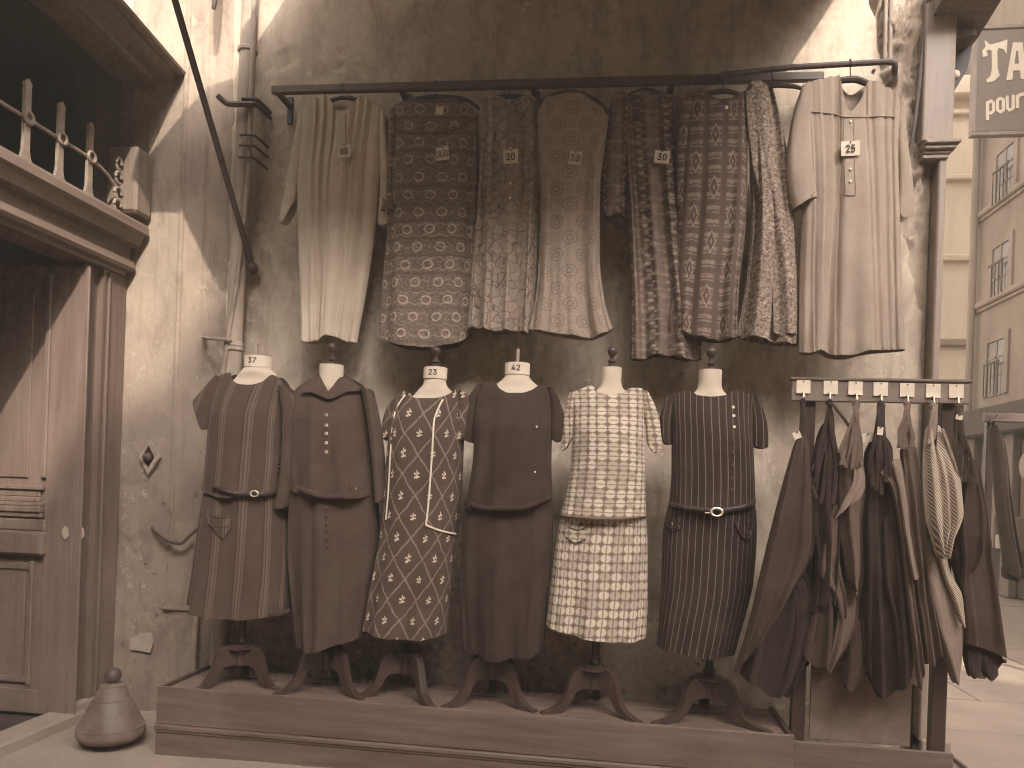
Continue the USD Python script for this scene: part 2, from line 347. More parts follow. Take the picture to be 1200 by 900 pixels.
# stone pilaster beside the door: profile seen from above, swept up
def px_x(px, py=400): return float(aty(px, py, -.05)[0])
a, b, c_, d_, e_, f_ = (px_x(q) for q in (154, 206, 212, 232, 238, 262))
prof = [(a - .05, .02), (a - .05, -.055), (b, -.055), (b + .006, -.067), (b + .02, -.067), (b + .026, -.05), (d_, -.046), (d_ + .008, -.03), (e_ + .015, -.028), (f_ - .02, -.026), (f_, -.008), (f_, .02)]
pil = thing('stone_pilaster', 'tall scarred stone pier with a vertical bead between the doorway and the downpipe', 'pier', (a, 0, 0))
def swept(prof, z0, z1, n, amp, seed):
    p = resample(np.array(prof), 90, False); zs = np.linspace(z0, z1, n); P = np.zeros((n, 90, 3)); P[:, :, 0] = p[:, 0]; P[:, :, 1] = p[:, 1]; P[:, :, 2] = zs[:, None]
    w = np.clip((1.7 - zs) / .5, .25, 1)[:, None]
    nn = fbm(P * [14, 14, 9], 4, seed) - .5; P[:, :, 1] += nn * amp * w + np.clip(fbm(P * [6, 6, 6], 4, seed + 3) - .58, 0, 1) * .12 * w
    return trimesh.Trimesh(P.reshape(-1, 3), grid_faces(90, n), process=False)
put('shaft', swept(prof, .52, 4.6, 260, .012, 31), M['stone'], pil, smooth=50)
prof2 = [(a - .05, .02), (a - .05, -.065), (d_ - .02, -.07), (e_, -.062), (f_ - .02, -.04), (f_, .02)]
put('plinth', swept(prof2, -.06, .53, 60, .02, 41), M['stone'], pil, smooth=50)
put('plinth_ledge', box(b - .01, e_ + .02, -.078, .0, .515, .545, .008), M['stone'], pil)
pt = [aty(*q, -.075) for q in [(154, 748), (168, 743), (178, 742), (180, 752), (176, 764), (168, 762), (155, 760)]]
pm = trimesh.creation.extrude_polygon(Polygon([(p[0], p[2]) for p in pt]).buffer(.004), .012, engine='earcut')
put('plaster_patch', trimesh.Trimesh(np.stack([pm.vertices[:, 0], -.078 - pm.vertices[:, 2] * .5, pm.vertices[:, 1]], 1), pm.faces[:, ::-1], process=False), M['patch'], pil, label='pale bare patch of plaster low on the pier')

# ---------------------------------------------------------------- doorway on the left
XD = -2.62
dw = thing('doorway', 'wooden carriage doorway with heavy moulded cornice and one leaf standing open', 'doorway', (XD, -.3, 0))
put('jamb', cat_([box(XD - .14, XD, -.25, -.062, 0.05, 2.26), box(XD - .15, XD - .025, -.345, -.251, 0.05, 2.26), extrude_along([(XD - .03, -.256), (XD + .008, -.256), (XD + .008, -.238), (XD - .03, -.238)], 'z', .05, 2.25), box(XD - .14, XD + .012, -.215, -.2, .06, 2.25)]), M['jamb'], dw)
put('jamb', box(XD - .15, XD, -2.45, -2.2, 0.05, 2.26), M['jamb'], dw)
cp = [(XD - .16, 2.56), (XD + .02, 2.55), (XD + .12, 2.525), (XD + .13, 2.51), (XD + .13, 2.475), (XD + .105, 2.465), (XD + .09, 2.43), (XD + .085, 2.415), (XD + .03, 2.41), (XD + .03, 2.345), (XD + .055, 2.335), (XD + .06, 2.30), (XD + .045, 2.285), (XD + .01, 2.28), (XD + .005, 2.262), (XD - .16, 2.262)]
put('cornice', extrude_along(cp, 'y', -2.5, -.085), M['oaky'], dw)
put('corner_block', box(XD - .1, XD + .13, -.2, -.062, 2.56, 2.9, .015), M['oak'], dw)
put('sill', cat_([box(XD - .12, XD + .03, -2.5, -.3, -.06, .045, .01), box(XD - .14, XD + .015, -.36, -.062, -.05, .085, .006)]), M['ground'], dw)
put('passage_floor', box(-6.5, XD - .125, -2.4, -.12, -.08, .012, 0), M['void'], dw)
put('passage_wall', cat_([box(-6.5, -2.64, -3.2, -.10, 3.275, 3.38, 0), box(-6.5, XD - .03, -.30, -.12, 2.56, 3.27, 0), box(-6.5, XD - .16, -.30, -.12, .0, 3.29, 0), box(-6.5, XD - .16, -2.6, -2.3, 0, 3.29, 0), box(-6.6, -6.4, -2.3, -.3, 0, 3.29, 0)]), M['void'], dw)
# the leaf stands open, facing the street
LY = -.37
lf = put('door_leaf', box(-3.9, XD - .075, LY, LY + .05, .02, 2.24, .004), M['leaf'], dw)
def lb(px0, px1, z0, z1, y0, y1, ch=.006, nm='rail', mt='leaf'):
    x0, x1 = aty(px0, 500, LY)[0], aty(px1, 500, LY)[0]; put(nm, box(x0, x1, y0, y1, z0, z1, ch), M[mt], lf)
def zz_(py): return float(aty(40, py, LY)[2])
lb(-60, -20, .03, 2.23, LY - .012, LY - .001, nm='stile'); lb(58, 101, .03, 2.23, LY - .013, LY - .001, .004, nm='stile')
lb(52, 58, zz_(560), 2.2, LY - .020, LY - .001, .007, nm='moulding'); lb(88, 92, .04, 2.2, LY - .017, LY - .0125, .002, nm='moulding')
lb(-20, 58, zz_(652), zz_(610), LY - .014, LY - .001); lb(-20, 58, zz_(815), zz_(808), LY - .014, LY - .001); lb(-20, 58, .03, zz_(812), LY - .016, LY - .001)
for y0, y1, o in ((606, 600, .03), (600, 593, .042), (593, 588, .034), (588, 582, .026), (574, 569, .03), (582, 574, .016)): lb(-20, 52 if o < .03 else 56, zz_(y0), zz_(y1), LY - o, LY - .001, .004, nm='lock_rail_moulding')
lb(-20, 62, zz_(650), zz_(622), LY - .05, LY - .001, .012, nm='lock_rail'); lb(-20, 60, zz_(622), zz_(608), LY - .022, LY - .001, .006, nm='lock_rail')
lb(-20, 38, zz_(792), zz_(668), LY - .011, LY - .001, .008, nm='raised_panel'); lb(-20, 42, zz_(800), zz_(792), LY - .02, LY - .001, .005, nm='moulding'); lb(-20, 42, zz_(668), zz_(660), LY - .02, LY - .001, .005, nm='moulding'); lb(42, 47, zz_(803), zz_(657), LY - .018, LY - .001, .005, nm='moulding')
lb(-20, 36, zz_(560), 2.1, LY - .010, LY - .001, .008, nm='raised_panel')
for py in (358, 560, 752):
    p = atx(106, py, XD - .012); p[1] = -.352
    put('hinge', cat_([tube([p - [0, 0, .07], p + [0, 0, .07]], .011, 10), tube([p - [0, 0, .10], p - [0, 0, .071]], [.005, .013, .012, .01], 10, 6), tube([p + [0, 0, .071], p + [0, 0, .10]], [.01, .012, .013, .005], 10, 6)]), M['oak'], dw)
for dx in (-.052, .006):
    p = aty(88, 625, LY - .02); p[0] += dx; blob = trimesh.creation.icosphere(2, 1.); v = blob.vertices; v = v * [.018, .006, .032] * (1 + .5 * (fbm(v * 2.1 + dx, 3, 5)[:, None] - .5))
    put('worn_patch', trimesh.Trimesh(v + p + ([0, 0, 0] if dx < 0 else [0.01, .02, 0]), blob.faces), M['patch'], dw)

rl = thing('iron_cresting', 'low iron railing of flat pointed bars standing on the doorway cornice', 'railing', (XD + .03, -.9, 2.55))
xr = XD + .05
put('rail', tube([(xr, y, 2.735) for y in (-2.4, -.50)] + [(xr, -.40, 2.725), (xr, -.30, 2.70), (xr, -.25, 2.66), (xr, -.24, 2.62)], .009, 8, 40), M['grey_iron'], rl)
put('scroll', cat_([tube([(xr + .005, -.235 + .028 * math.cos(t) * s, zc + .03 * math.sin(t)) for t in np.linspace(0, 5.2, 16)], .008, 8) for zc, s in ((2.64, 1), (2.72, .8), (2.79, .7), (2.58, 1))]), M['grey_iron'], rl)
for k, y in enumerate((-.445, -.64, -.84, -1.04, -1.24, -1.44, -1.64, -1.84, -2.04, -2.24)):
    out = [(-.045, 2.545), (.045, 2.545), (.026, 2.565), (.017, 2.60), (.017, 2.87), (.02, 2.885), (0.0, 2.905), (-.02, 2.885), (-.017, 2.87), (-.017, 2.60), (-.026, 2.565)]
    bar = trimesh.creation.extrude_polygon(Polygon(out), .016, engine='earcut'); bv = bar.vertices
    bm = trimesh.Trimesh(np.stack([xr - .008 + bv[:, 2], y + bv[:, 0], bv[:, 1]], 1), bar.faces, process=False)
    bp = put('bar', bm, M['grey_iron'], rl)
    ring = trimesh.creation.torus(.024, .008, 20, 10); ring.apply_transform(trimesh.transformations.rotation_matrix(math.pi / 2, [0, 1, 0])); ring.apply_translation((xr + .014, y, 2.735))
    put('ring', ring, M['grey_iron'], bp)

cn = thing('door_canopy', 'projecting wooden canopy with metal edge over the doorway', 'canopy', (XD, -1, 3.3))
kp = [(-2.62, 3.285), (-2.56, 3.285), (-2.53, 3.262), (-2.40, 3.262), (-2.35, 3.268), (-2.34, 3.285), (-2.27, 3.30), (-2.235, 3.315), (-2.235, 3.345), (-2.62, 3.385)]
def slant(m): v = m.vertices.copy(); v[:, 0] += -.145 * np.clip(1 + v[:, 1] / 1.4, -1.5, 1); return trimesh.Trimesh(v, m.faces, process=False)
put('soffit', slant(extrude_along(kp, 'y', -3.3, -.005)), M['oaky'], cn)
put('metal_edge', slant(extrude_along([(-2.232, 3.322), (-2.19, 3.322), (-2.185, 3.334), (-2.20, 3.348), (-3.2, 3.43), (-3.2, 3.424), (-2.232, 3.348)], 'y', -3.32, -.002)), M['grey_iron'], cn)

# ---------------------------------------------------------------- pipes, rods and ironwork on the wall
dp = thing('downpipe', 'wide painted downpipe with collars and iron brackets beside the pier', 'downpipe', tuple(aty(262, 830, -.13)))
top = aty(293, 0, -.12); bot = aty(273, 430, -.12); dvec = (bot - top) / (top[2] - bot[2]); P0 = top + dvec * (top[2] - 4.7); P1 = top + dvec * (top[2] - .05); P1[0] = bot[0] - .03
put('pipe', tube([P0, bot, P1], .041, 20, 60), M['pipe'], dp)
for py in (404, 409, 60): 
    p = top + dvec * (top[2] - aty(280, py, -.12)[2]); put('collar', tube([p - [0, 0, .014], p - [0, 0, .008], p + [0, 0, .008], p + [0, 0, .014]], [.043, .050, .050, .043], 20), M['pipe'], dp)
tp = thing('thin_pipe', 'thin dark pipe running down the left side of the wide downpipe', 'pipe', tuple(aty(232, 800, -.16)))
put('pipe', tube([aty(299, -40, -.16), aty(292, 180, -.165), aty(281, 300, -.165), aty(266, 405, -.165), aty(231, 700, -.13), aty(226, 792, -.12)], .0125, 12, 60), M['grey_iron'], tp)
for py in (118, 124, 160, 172, 186):
    p = aty(296 - .062 * (py - 60), py, -.165); put('clamp', tube([p + [-.03, -.018, 0], p + [.02, -.02, 0], p + [.045, .0, 0], p + [.05, .13, 0]], .0065 if py > 130 else .010, 8, 12), M['iron'], tp)
hb = thing('wall_bracket', 'flat iron bracket jutting from the pier beside the upper downpipe', 'bracket', tuple(aty(262, 115, -.12)))
put('arm', tube([aty(255, 112, -.22), aty(269, 122, -.2), aty(296, 122, -.2), aty(304, 124, -.14), aty(304, 124, .0)], .014, 6, 30), M['iron'], hb)
hb2 = thing('wall_bracket', 'bent flat bracket holding the thin pipe just above the leftmost dress form', 'bracket', tuple(aty(255, 393, -.12)))
put('arm', tube([aty(240, 391, -.02), aty(247, 397, -.17), aty(267, 398, -.19), aty(270, 399, -.17)], .010, 6, 24), M['grey_iron'], hb2)
st = thing('awning_stay', 'long dark iron stay slanting down from the awning to a knob on the wall', 'stay', tuple(aty(296, 314, -.1)))
q1 = aty(296, 314, -.09); q0 = aty(205, 0, -.75)
put('rod', tube([q1, q0 + (q0 - q1) * .45], .0145, 12), M['iron'], st)
kn = trimesh.creation.icosphere(3, .03); kn.apply_scale([.9, 1.2, 1]); kn.apply_translation(aty(296, 314, -.09)); put('knob', cat_([kn, tube([aty(296, 314, -.09), aty(296, 314, .03)], .016)]), M['iron'], st)
ie = thing('iron_pin', 'rounded dark iron pin end jutting out above the pier at the picture top', 'iron pin', tuple(aty(252, 0, -.2)))
put('shaft', tube([aty(250, 10, -.2), aty(251, 7, -.2), aty(252, -5, -.2), aty(256, -60, -.12), aty(256, -70, .02)], [.010, .023, .026, .026, .026], 14, 30), M['iron'], ie)
bl = [(ie, None)]

pl = thing('knob_plate', 'diamond shaped iron plate with a round knob on the pier', 'bell pull', tuple(aty(177, 536, -.07)))
c0 = aty(177, 536, -.062)
dm = trimesh.creation.extrude_polygon(Polygon([(0, .092), (.062, .0), (0, -.092), (-.055, 0)]).difference(Polygon([(-.002, .062), (.034, 0), (-.004, -.06), (-.04, 0)])), .022, engine='earcut'); v = dm.vertices
put('plate', trimesh.Trimesh(np.stack([v[:, 0], -v[:, 2], v[:, 1]], 1) + c0, dm.faces[:, ::-1], process=False), M['grey_iron'], pl)
dm = trimesh.creation.extrude_polygon(Polygon([(0, .066), (.036, 0), (0, -.066), (-.044, 0)]), .004, engine='earcut'); v = dm.vertices
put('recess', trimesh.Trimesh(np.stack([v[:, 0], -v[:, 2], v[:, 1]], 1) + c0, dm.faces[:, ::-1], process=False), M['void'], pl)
sp = trimesh.creation.icosphere(3, .024); sp.apply_translation(c0 + [-.004, -.024, .0]); put('knob', sp, M['iron'], pl)
br = thing('bent_rod', 'bent iron rod sagging from the pier towards the leftmost dress', 'iron rod', tuple(aty(205, 640, -.1)))
put('rod', tube([aty(178, 618, -.055), aty(184, 625, -.085), aty(196, 634, -.10), aty(210, 637, -.11), aty(222, 628, -.11), aty(238, 612, -.09), aty(246, 604, -.02)], [.006, .008, .009, .009, .009, .008, .007], 8, 40), M['iron'], br)

bo = atz(133, 868, 0.); bo[1] -= .02
bz = thing('bell_bollard', 'squat bell shaped iron guard stone with a ball knob at the doorway foot', 'guard stone', tuple(bo))
k = .0035
put('body', lathe([(0, .006), (.06, .006), (.09, .008), (.125, .02), (.143, .042), (.146, .058), (.140, .078), (.136, .083), (.121, .118), (.096, .17), (.078, .200), (.073, .205), (.066, .228), (.050, .258), (.046, .264), (.020, .268), (.014, .28), (0, .28)], bo, 48, False), M['bollard'], bz, smooth=35)
put('ridge', cat_([lathe([(r - .003, z - .004), (r + .004, z - .003), (r + .005, z), (r + .003, z + .003), (r - .003, z + .004)], bo, 48, False) for r, z in ((.138, .080), (.076, .202), (.047, .262))]), M['bollard'], bz, smooth=60)
sp = trimesh.creation.icosphere(3, .036); sp.apply_translation(bo + [0, 0, .306]); put('ball', sp, M['iron'], bz, smooth=True)

# ---------------------------------------------------------------- awning above the picture and the houses across the street (they shade the wall)
aw = thing('board_awning', 'plank awning fixed to the wall above the hanging dresses', 'awning', (-.5, -.7, 3.95))
AZ = 3.74
def lit(px, py): return aty(px, py, -.055 if px < 265 else -.02)
ASL = .62                                            # it slopes down towards the street
AXS = .26                                            # and is tilted so that its left end shades the wall less
def to_wall_top(w): return w + np.array([SUN[0] / SUN[2], 0, 1]) * ((AZ + AXS * (1 - w[0]) - w[2]) / (1 + AXS * SUN[0] / SUN[2]))
tr = to_wall_top(lit(975, 0)); tl = to_wall_top(lit(326, 20))
pr = lit(915, 95); pr2 = pr - np.array([SUN[0] / SUN[2], 0, 1]) * (pr[2] - 2.2)
shade = [tr, pr, pr + [-.012, 0, 0], pr2, lit(291, 345), lit(257, 333), lit(213, 250), lit(160, 250), lit(172, 192), lit(248, 100), lit(274, 100), lit(326, 20), tl]
poly = []
for w in shade:
    t = max(0., (AZ + ASL * w[1] + AXS * (1 - w[0]) - w[2]) / (SUN[2] - ASL * SUN[1] + AXS * SUN[0])); q = w + SUN * t; poly.append((q[0], q[1]))
ap = Polygon(poly).buffer(0)
x0, y0, x1, y1 = ap.bounds
for i in range(int((y1 - y0) / .16) + 1):
    strip = ap.intersection(Polygon([(x0, y0 + i * .16), (x1, y0 + i * .16), (x1, y0 + i * .16 + .158), (x0, y0 + i * .16 + .158)]))
    for gme in getattr(strip, 'geoms', [strip]):
        if gme.geom_type == 'Polygon' and gme.area > .002:
            me = trimesh.creation.extrude_polygon(gme, .03, engine='earcut'); me.apply_translation((0, 0, AZ + .003 * (i % 2))); me.vertices[:, 2] += ASL * me.vertices[:, 1] + AXS * (1 - me.vertices[:, 0]); put('plank', me, M['dark_woodx'], aw)
put('cover', trimesh.Trimesh(*(lambda me: (me.vertices + np.stack([0 * me.vertices[:, 0], 0 * me.vertices[:, 0], AZ + .036 + ASL * me.vertices[:, 1] + AXS * (1 - me.vertices[:, 0])], 1), me.faces))(trimesh.creation.extrude_polygon(ap.buffer(-.004), .006, engine='earcut')), process=False), M['grey_iron'], aw)

def house(name, label, x0, x1, y0, y1, h, mat, facing, cols, z0=3.2, dz=3.1, wz=1.9, ww=1.1):
    """a street house with storeys of windows on the face y = y1 (facing +1) or y = y0"""
    t = thing(name, label, 'building', ((x0 + x1) / 2, (y0 + y1) / 2, 0))
    put('wall', box(x0, x1, y0, y1, -.1, h, .02), M[mat], t)
    yf = y1 if facing > 0 else y0
    z = z0
    while z + wz < h:
        for c in np.linspace(x0 + 1.2, x1 - 1.2, cols):
            w = put('window', cat_([box(c - ww / 2 - .1, c - ww / 2, yf, yf + facing * .06, z, z + wz), box(c + ww / 2, c + ww / 2 + .1, yf, yf + facing * .06, z, z + wz), box(c - ww / 2 - .1, c + ww / 2 + .1, yf, yf + facing * .07, z + wz, z + wz + .12), box(c - ww / 2 - .15, c + ww / 2 + .15, yf, yf + facing * .12, z - .12, z)]), M[mat], t)
            put('pane', box(c - ww / 2, c + ww / 2, yf, yf + facing * .02, z, z + wz, 0), M['glass'], w)
        z += dz
    put('cornice', box(x0 - .1, x1 + .1, yf, yf + facing * .25, h - .35, h - .05, .03), M[mat], t)
ratio = SUN[2] / -SUN[1]; bx = 14 * SUN[0] / -SUN[1]
xb = -1.62 + bx; xc = -2.63 + bx; xd = 1.31 + bx
house('opposite_house', 'tall plastered house across the street with a higher roofline', xb, xd - .02, -24, -14, 3.0 + 14 * ratio, 'facade_shade', 1, 2)
house('opposite_house', 'unseen narrow tallest house across the street, added to shade the shop pilaster', xd, xd + 2.2, -24, -14, 3.7 + 14 * ratio, 'facade_shade', 1, 2, ww=.8)  # unseen, added at this height to keep sun off the shop pilaster
house('opposite_house', 'long plastered house across the street towards the side street', xd + 2.22, xd + 46, -24, -14, 1.3 + 14 * ratio, 'facade_shade', 1, 14)
house('opposite_house', 'middle plastered house across the street', xc, xb - .02, -23, -14, 1.45 + 14 * ratio, 'facade_shade', 1, 1)
house('opposite_house', 'lowest plastered house across the street', xc - 34, xc - .02, -23, -14, .55 + 14 * ratio, 'facade_shade', 1, 10)

# ---------------------------------------------------------------- right of the wall: shop front, street, far houses, sign
sf = thing('shop_pilaster', 'brown painted shopfront pilaster with moulded capital at the wall corner', 'pilaster', (1.45, .1, 0))
YP = -.075
def sx(px, py): return float(aty(px, py, YP)[0])
def szf(px, py): return float(aty(px, py, YP)[2])
zc = szf(1098, 174); xl = sx(1084, 170); 
put('lower_shaft', box(WR_ + .003, sx(1105, 330), YP, .30, .0, zc - .03, .006), M['pilaster'], sf)
put('upper_shaft', box(sx(1079, 100) + .01, sx(1118, 100), YP - .012, .30, zc + .03, 3.5, .006), M['pilaster'], sf)
put('upper_shaft_edge', box(sx(1118, 100) + .001, sx(1122, 100) , YP + .03, .30, zc + .05, 3.5, .004), M['pilaster'], sf)
cpz = [(.0, -.035), (.012, -.03), (.02, -.012), (.045, .012), (.05, .02), (.05, .034), (.0, .036)]
x0, x1 = sx(1079, 174) + .006, sx(1108, 174)
put('capital', cat_([box(x0, x1 + o, YP - o, .30 + o, zc + z0, zc + z1, .004) for o, z0, z1 in ((.012, -.05, -.03), (.02, -.03, -.014), (.036, -.014, .006), (.05, .006, .024), (.03, .024, .036))]), M['pilaster'], sf)
put('foot', box(WR_ + .003, sx(1112, 868), YP - .03, .32, szf(1090, 880), szf(1090, 866), .006), M['pilaster'], sf)
cr = thing('shop_cornice', 'heavy wooden shop cornice on a dark scrolled console at the house corner', 'cornice', (1.6, .2, 3.5))
zt = szf(1100, 22)
put('board', extrude_along([(-.22, zt + .03), (.06, zt - .02), (.6, zt - .02), (.6, zt + .32), (-.10, zt + .24), (-.22, zt + .06)], 'x', WR_ - .05, sx(1162, 25)), M['oakx'], cr)
put('fillet', box(WR_ - .052, sx(1150, 30), -.04, .6, zt - .07, zt - .022, .01), M['dark_woodx'], cr)
p0, p1 = sx(1122, 60), sx(1152, 60)
outl = [(p0, szf(1120, 32)), (p1, szf(1152, 36)), (sx(1147, 62), szf(1147, 62)), (sx(1134, 84), szf(1134, 84)), (sx(1127, 97), szf(1127, 97)), (sx(1121, 98), szf(1121, 98))]
cm = trimesh.creation.extrude_polygon(Polygon(outl).buffer(.008), .14, engine='earcut'); v = cm.vertices
put('console', trimesh.Trimesh(np.stack([v[:, 0], .06 + v[:, 2], v[:, 1]], 1), cm.faces[:, ::-1], process=False), M['dark_wood'], cr)
sp = trimesh.creation.icosphere(2, .022); sp.apply_translation(aty(1119, 88, .02)); put('boss', sp, M['card'], cr)
cb = thing('cable', 'dark cable hanging slack down the crumbling edge of the wall', 'cable', tuple(aty(1050, 275, -.1)))
put('cable', tube([aty(1086, -40, -.04), aty(1084, 20, -.06), aty(1078, 90, -.07), aty(1071, 150, -.075), aty(1062, 200, -.08), aty(1054, 240, -.09), aty(1050, 280, -.09)], .0085, 8, 40), M['iron'], cb)
cd = thing('conduit', 'pair of thin vertical conduits at the top right of the plaster wall', 'conduit', tuple(aty(1040, 70, -.03)))
for px in (1038, 1044): put('pipe', tube([aty(px + 1, -60, -.035), aty(px - 1, 70, -.035)], .009, 10), M['grey_iron'], cd)
nl = thing('nail', 'dark nail head in the lit plaster above the right hand dress', 'nail', tuple(aty(1024, 83, -.02)))
put('head', lathe([(0, 0), (.008, .001), (.008, .006), (0, .01)], (0, 0, 0), 12, False).apply_transform(trimesh.transformations.rotation_matrix(math.pi / 2, [1, 0, 0])).apply_translation(aty(1024, 83, -.02)), M['iron'], nl)

# far houses down the side street
XF = 5.0
fg = thing('grey_house', 'grey apartment house with barred windows and string courses down the side street', 'building', (XF + 2, 6, 0))
yf1 = float(atx(1143, 330, XF)[1])
put('wall', box(XF, XF + 6, -1.5, yf1, 2.35, 13, .01), M['facade_grey'], fg)
def fz(px, py): return float(atx(px, py, XF)[2])
def fy(px, py): return float(atx(px, py, XF)[1])
for (px, py) in ((1170, 238), (1170, 348)):
    z = fz(px, py); put('string_course', cat_([box(XF - .07, XF + .02, -1.5, yf1 + .05, z - .05, z + .04, .02), box(XF - .035, XF + .02, -1.5, yf1 + .025, z - .10, z - .052, .01)]), M['facade_grey'], fg)
z = fz(1170, 238) + (fz(1170, 238) - fz(1170, 348)); put('string_course', box(XF - .1, XF + .02, -1.5, yf1 + .08, z - .09, z + .05, .02), M['facade_grey'], fg)
for (pa, pb, pt_, pb_) in ((1166, 1186, 178, 236), (1165, 1184, 287, 345), (1163, 1183, 398, 462), (1166, 1187, 62, 120)):
    for sh in (0, 1):
        ya, yb = fy(pa, 300) - sh * 1.75, fy(pb, 300) - sh * 1.75; z1, z0 = fz((pa + pb) / 2, pt_), fz((pa + pb) / 2, pb_)
        w = put('window', cat_([box(XF - .03, XF + .0, ya + .10, ya, z0, z1 + .1, .004), box(XF - .03, XF, yb - .10, yb, z0, z1 + .1, .004), box(XF - .03, XF, yb, ya, z1, z1 + .1, .004)]), M['facade_grey'], fg)
        put('pane', box(XF - .012, XF - .001, yb, ya, z0, z1, 0), M['glass'], w)
        put('casement', cat_([box(XF - .02, XF - .0125, (ya + yb) / 2 - .025, (ya + yb) / 2 + .025, z0, z1, .002)] + [box(XF - .02, XF - .0125, yb, ya, z0 + (z1 - z0) * q, z0 + (z1 - z0) * q + .03, .002) for q in (.35, .68)]), M['facade_grey'], w)
        put('balcony_rail', cat_([box(XF - .085, XF - .07, yb + .02, ya - .02, z0 + .42, z0 + .45, .002)] + [box(XF - .083, XF - .072, y, y + .012, z0, z0 + .42, 0) for y in np.arange(yb + .03, ya - .03, .10)]), M['iron'], w)
zs = fz(1170, 486)
put('shop_fascia', box(XF - .22, XF + .5, -1.5, yf1 + .05, fz(1170, 486) - .28, fz(1170, 478), .02), M['facade_dark'], fg)
put('shop_front', cat_([box(XF + .05, XF + 6, -1.5, yf1, .0, 2.34, .01)]), M['facade_dark'], fg)
for k, y in enumerate(np.arange(yf1 - .15, 4, -1.1)):
    put('shop_pier', box(XF - .06, XF + .04, y - .12, y + .12, 0, 2.1, .01), M['oak'], fg)
    put('shop_pane', box(XF + .03, XF + .045, y - .95, y - .16, .7, 2.0, 0), M['glass'], fg)
for k in range(9):
    y = yf1 - .5 - k * .16; put('goods', box(XF - .25, XF - .05, y - .06, y + .06, .62, .8 + .12 * ((k * 7) % 3), .015), M['oak' if k % 3 else 'pipe'], fg)
fp = thing('pale_house', 'sunlit pale house with ledges closing the side street', 'building', (7, 14, 0))
YB = 12.
put('wall', box(3.0, 12, YB, YB + 6, -.1, 16, .02), M['facade_pale'], fp)
for py, th in ((209, .10), (302, .09), (305, .05), (402, .14), (106, .35), (133, .1)):
    z = float(aty(1122, py, YB)[2]); put('ledge', box(2.98, 12, YB - (.10 if th < .3 else .25), YB + .02, z - th / 2, z + th / 2, .02), M['facade_pale' if py != 402 else 'facade_grey'], fp)
xw = aty(1128, 80, YB)
put('window', cat_([box(xw[0] - .4, xw[0] + .35, YB - .03, YB + .01, xw[2] - .5, xw[2] + .7, 0)]), M['glass'], fp)
put('ground_floor', box(2.99, 12, YB - .3, YB + .01, 0, float(aty(1135, 476, YB)[2]), .03), M['facade_dark'], fp)

put('drain', tube([(XF - .09, yf1 - .12, 2.4), (XF - .09, yf1 - .12, 12)], .05, 10), M['facade_grey'], fg)
# hanging sign
YS = 4.0
tl_, bl_ = aty(1144, 35, YS), aty(1143, 155, YS)
sg = thing('shop_sign', 'brown hanging shop sign with pale lettering TA and pour, cut by the picture edge', 'sign', tuple((tl_ + bl_) / 2))
sx0, sz1, sz0 = float(tl_[0]), float(tl_[2]), float(bl_[2]); sx1 = XF - .01
put('board', box(sx0, sx1, YS, YS + .05, sz0, sz1, .01), M['sign'], sg)
put('frame', cat_([box(sx0 - .015, sx0 + .02, YS - .015, YS + .06, sz0, sz1, .005), box(sx0 - .015, sx1, YS - .014, YS + .06, sz1, sz1 + .035, .005), box(sx0 - .015, sx1, YS - .014, YS + .06, sz0 - .035, sz0, .005)]), M['pilaster'], sg)
sc_ = (sz1 - sz0) / 118.
def letter(shape, nm='letter'):
    for gme in getattr(shape, 'geoms', [shape]):
        me = trimesh.creation.extrude_polygon(gme, .006, engine='earcut'); v = me.vertices
        pts = np.array([aty(x, y, YS - .001) for x, y in v[:, :2]]); pts[:, 1] -= v[:, 2]
        put(nm, trimesh.Trimesh(pts, me.faces, process=False), M['sign_ink'], sg)
from shapely.geometry import LineString
def strokes(*ls): return unary_union([LineString(p).buffer(w, cap_style=cap) for p, w, cap in ls])
letter(unary_union([Polygon([(1154, 48), (1160, 53), (1172, 50), (1180, 47), (1179, 63), (1176, 58), (1170, 56), (1168, 60), (1168.5, 80), (1171, 89), (1165, 95), (1157, 97), (1156, 94), (1161, 89), (1162.5, 80), (1162, 60), (1159, 58), (1155, 60), (1157, 65), (1152, 67), (1151, 60), (1155, 55)])]).buffer(.3))
letter(unary_union([Polygon([(1187, 50), (1198, 50), (1203, 93), (1196, 93), (1195, 83), (1187, 83), (1186, 94), (1179, 94)]), ]).difference(Polygon([(1190.5, 60), (1193, 60), (1194, 75), (1188.5, 75)])))
letter(unary_union([LineString([(1157, 119), (1157, 141)]).buffer(1.9, cap_style=2), LineString([(1157, 121), (1161, 118.5), (1164, 121), (1164, 130), (1161, 133), (1157, 132)]).buffer(1.7)]))
letter(LineString([(1172, 115.5), (1175.5, 117), (1175.5, 129), (1172, 131.5), (1168.5, 129), (1168.5, 118), (1172, 115.5)]).buffer(1.8))
letter(LineString([(1180, 114), (1180, 127), (1183, 129.5), (1187, 127), (1187, 113)]).buffer(1.8))
letter(LineString([(1192, 111.5), (1192, 127)]).buffer(1.9, cap_style=2).union(LineString([(1192, 115), (1195, 111), (1199, 110.5)]).buffer(1.8)))
put('hanger', cat_([tube([(sx0 + .3, YS + .02, sz1 + .02), (sx0 + .3, YS + .02, sz1 + .35), (sx1 + .02, YS + .02, sz1 + .5)], .02, 8)]), M['iron'], sg)

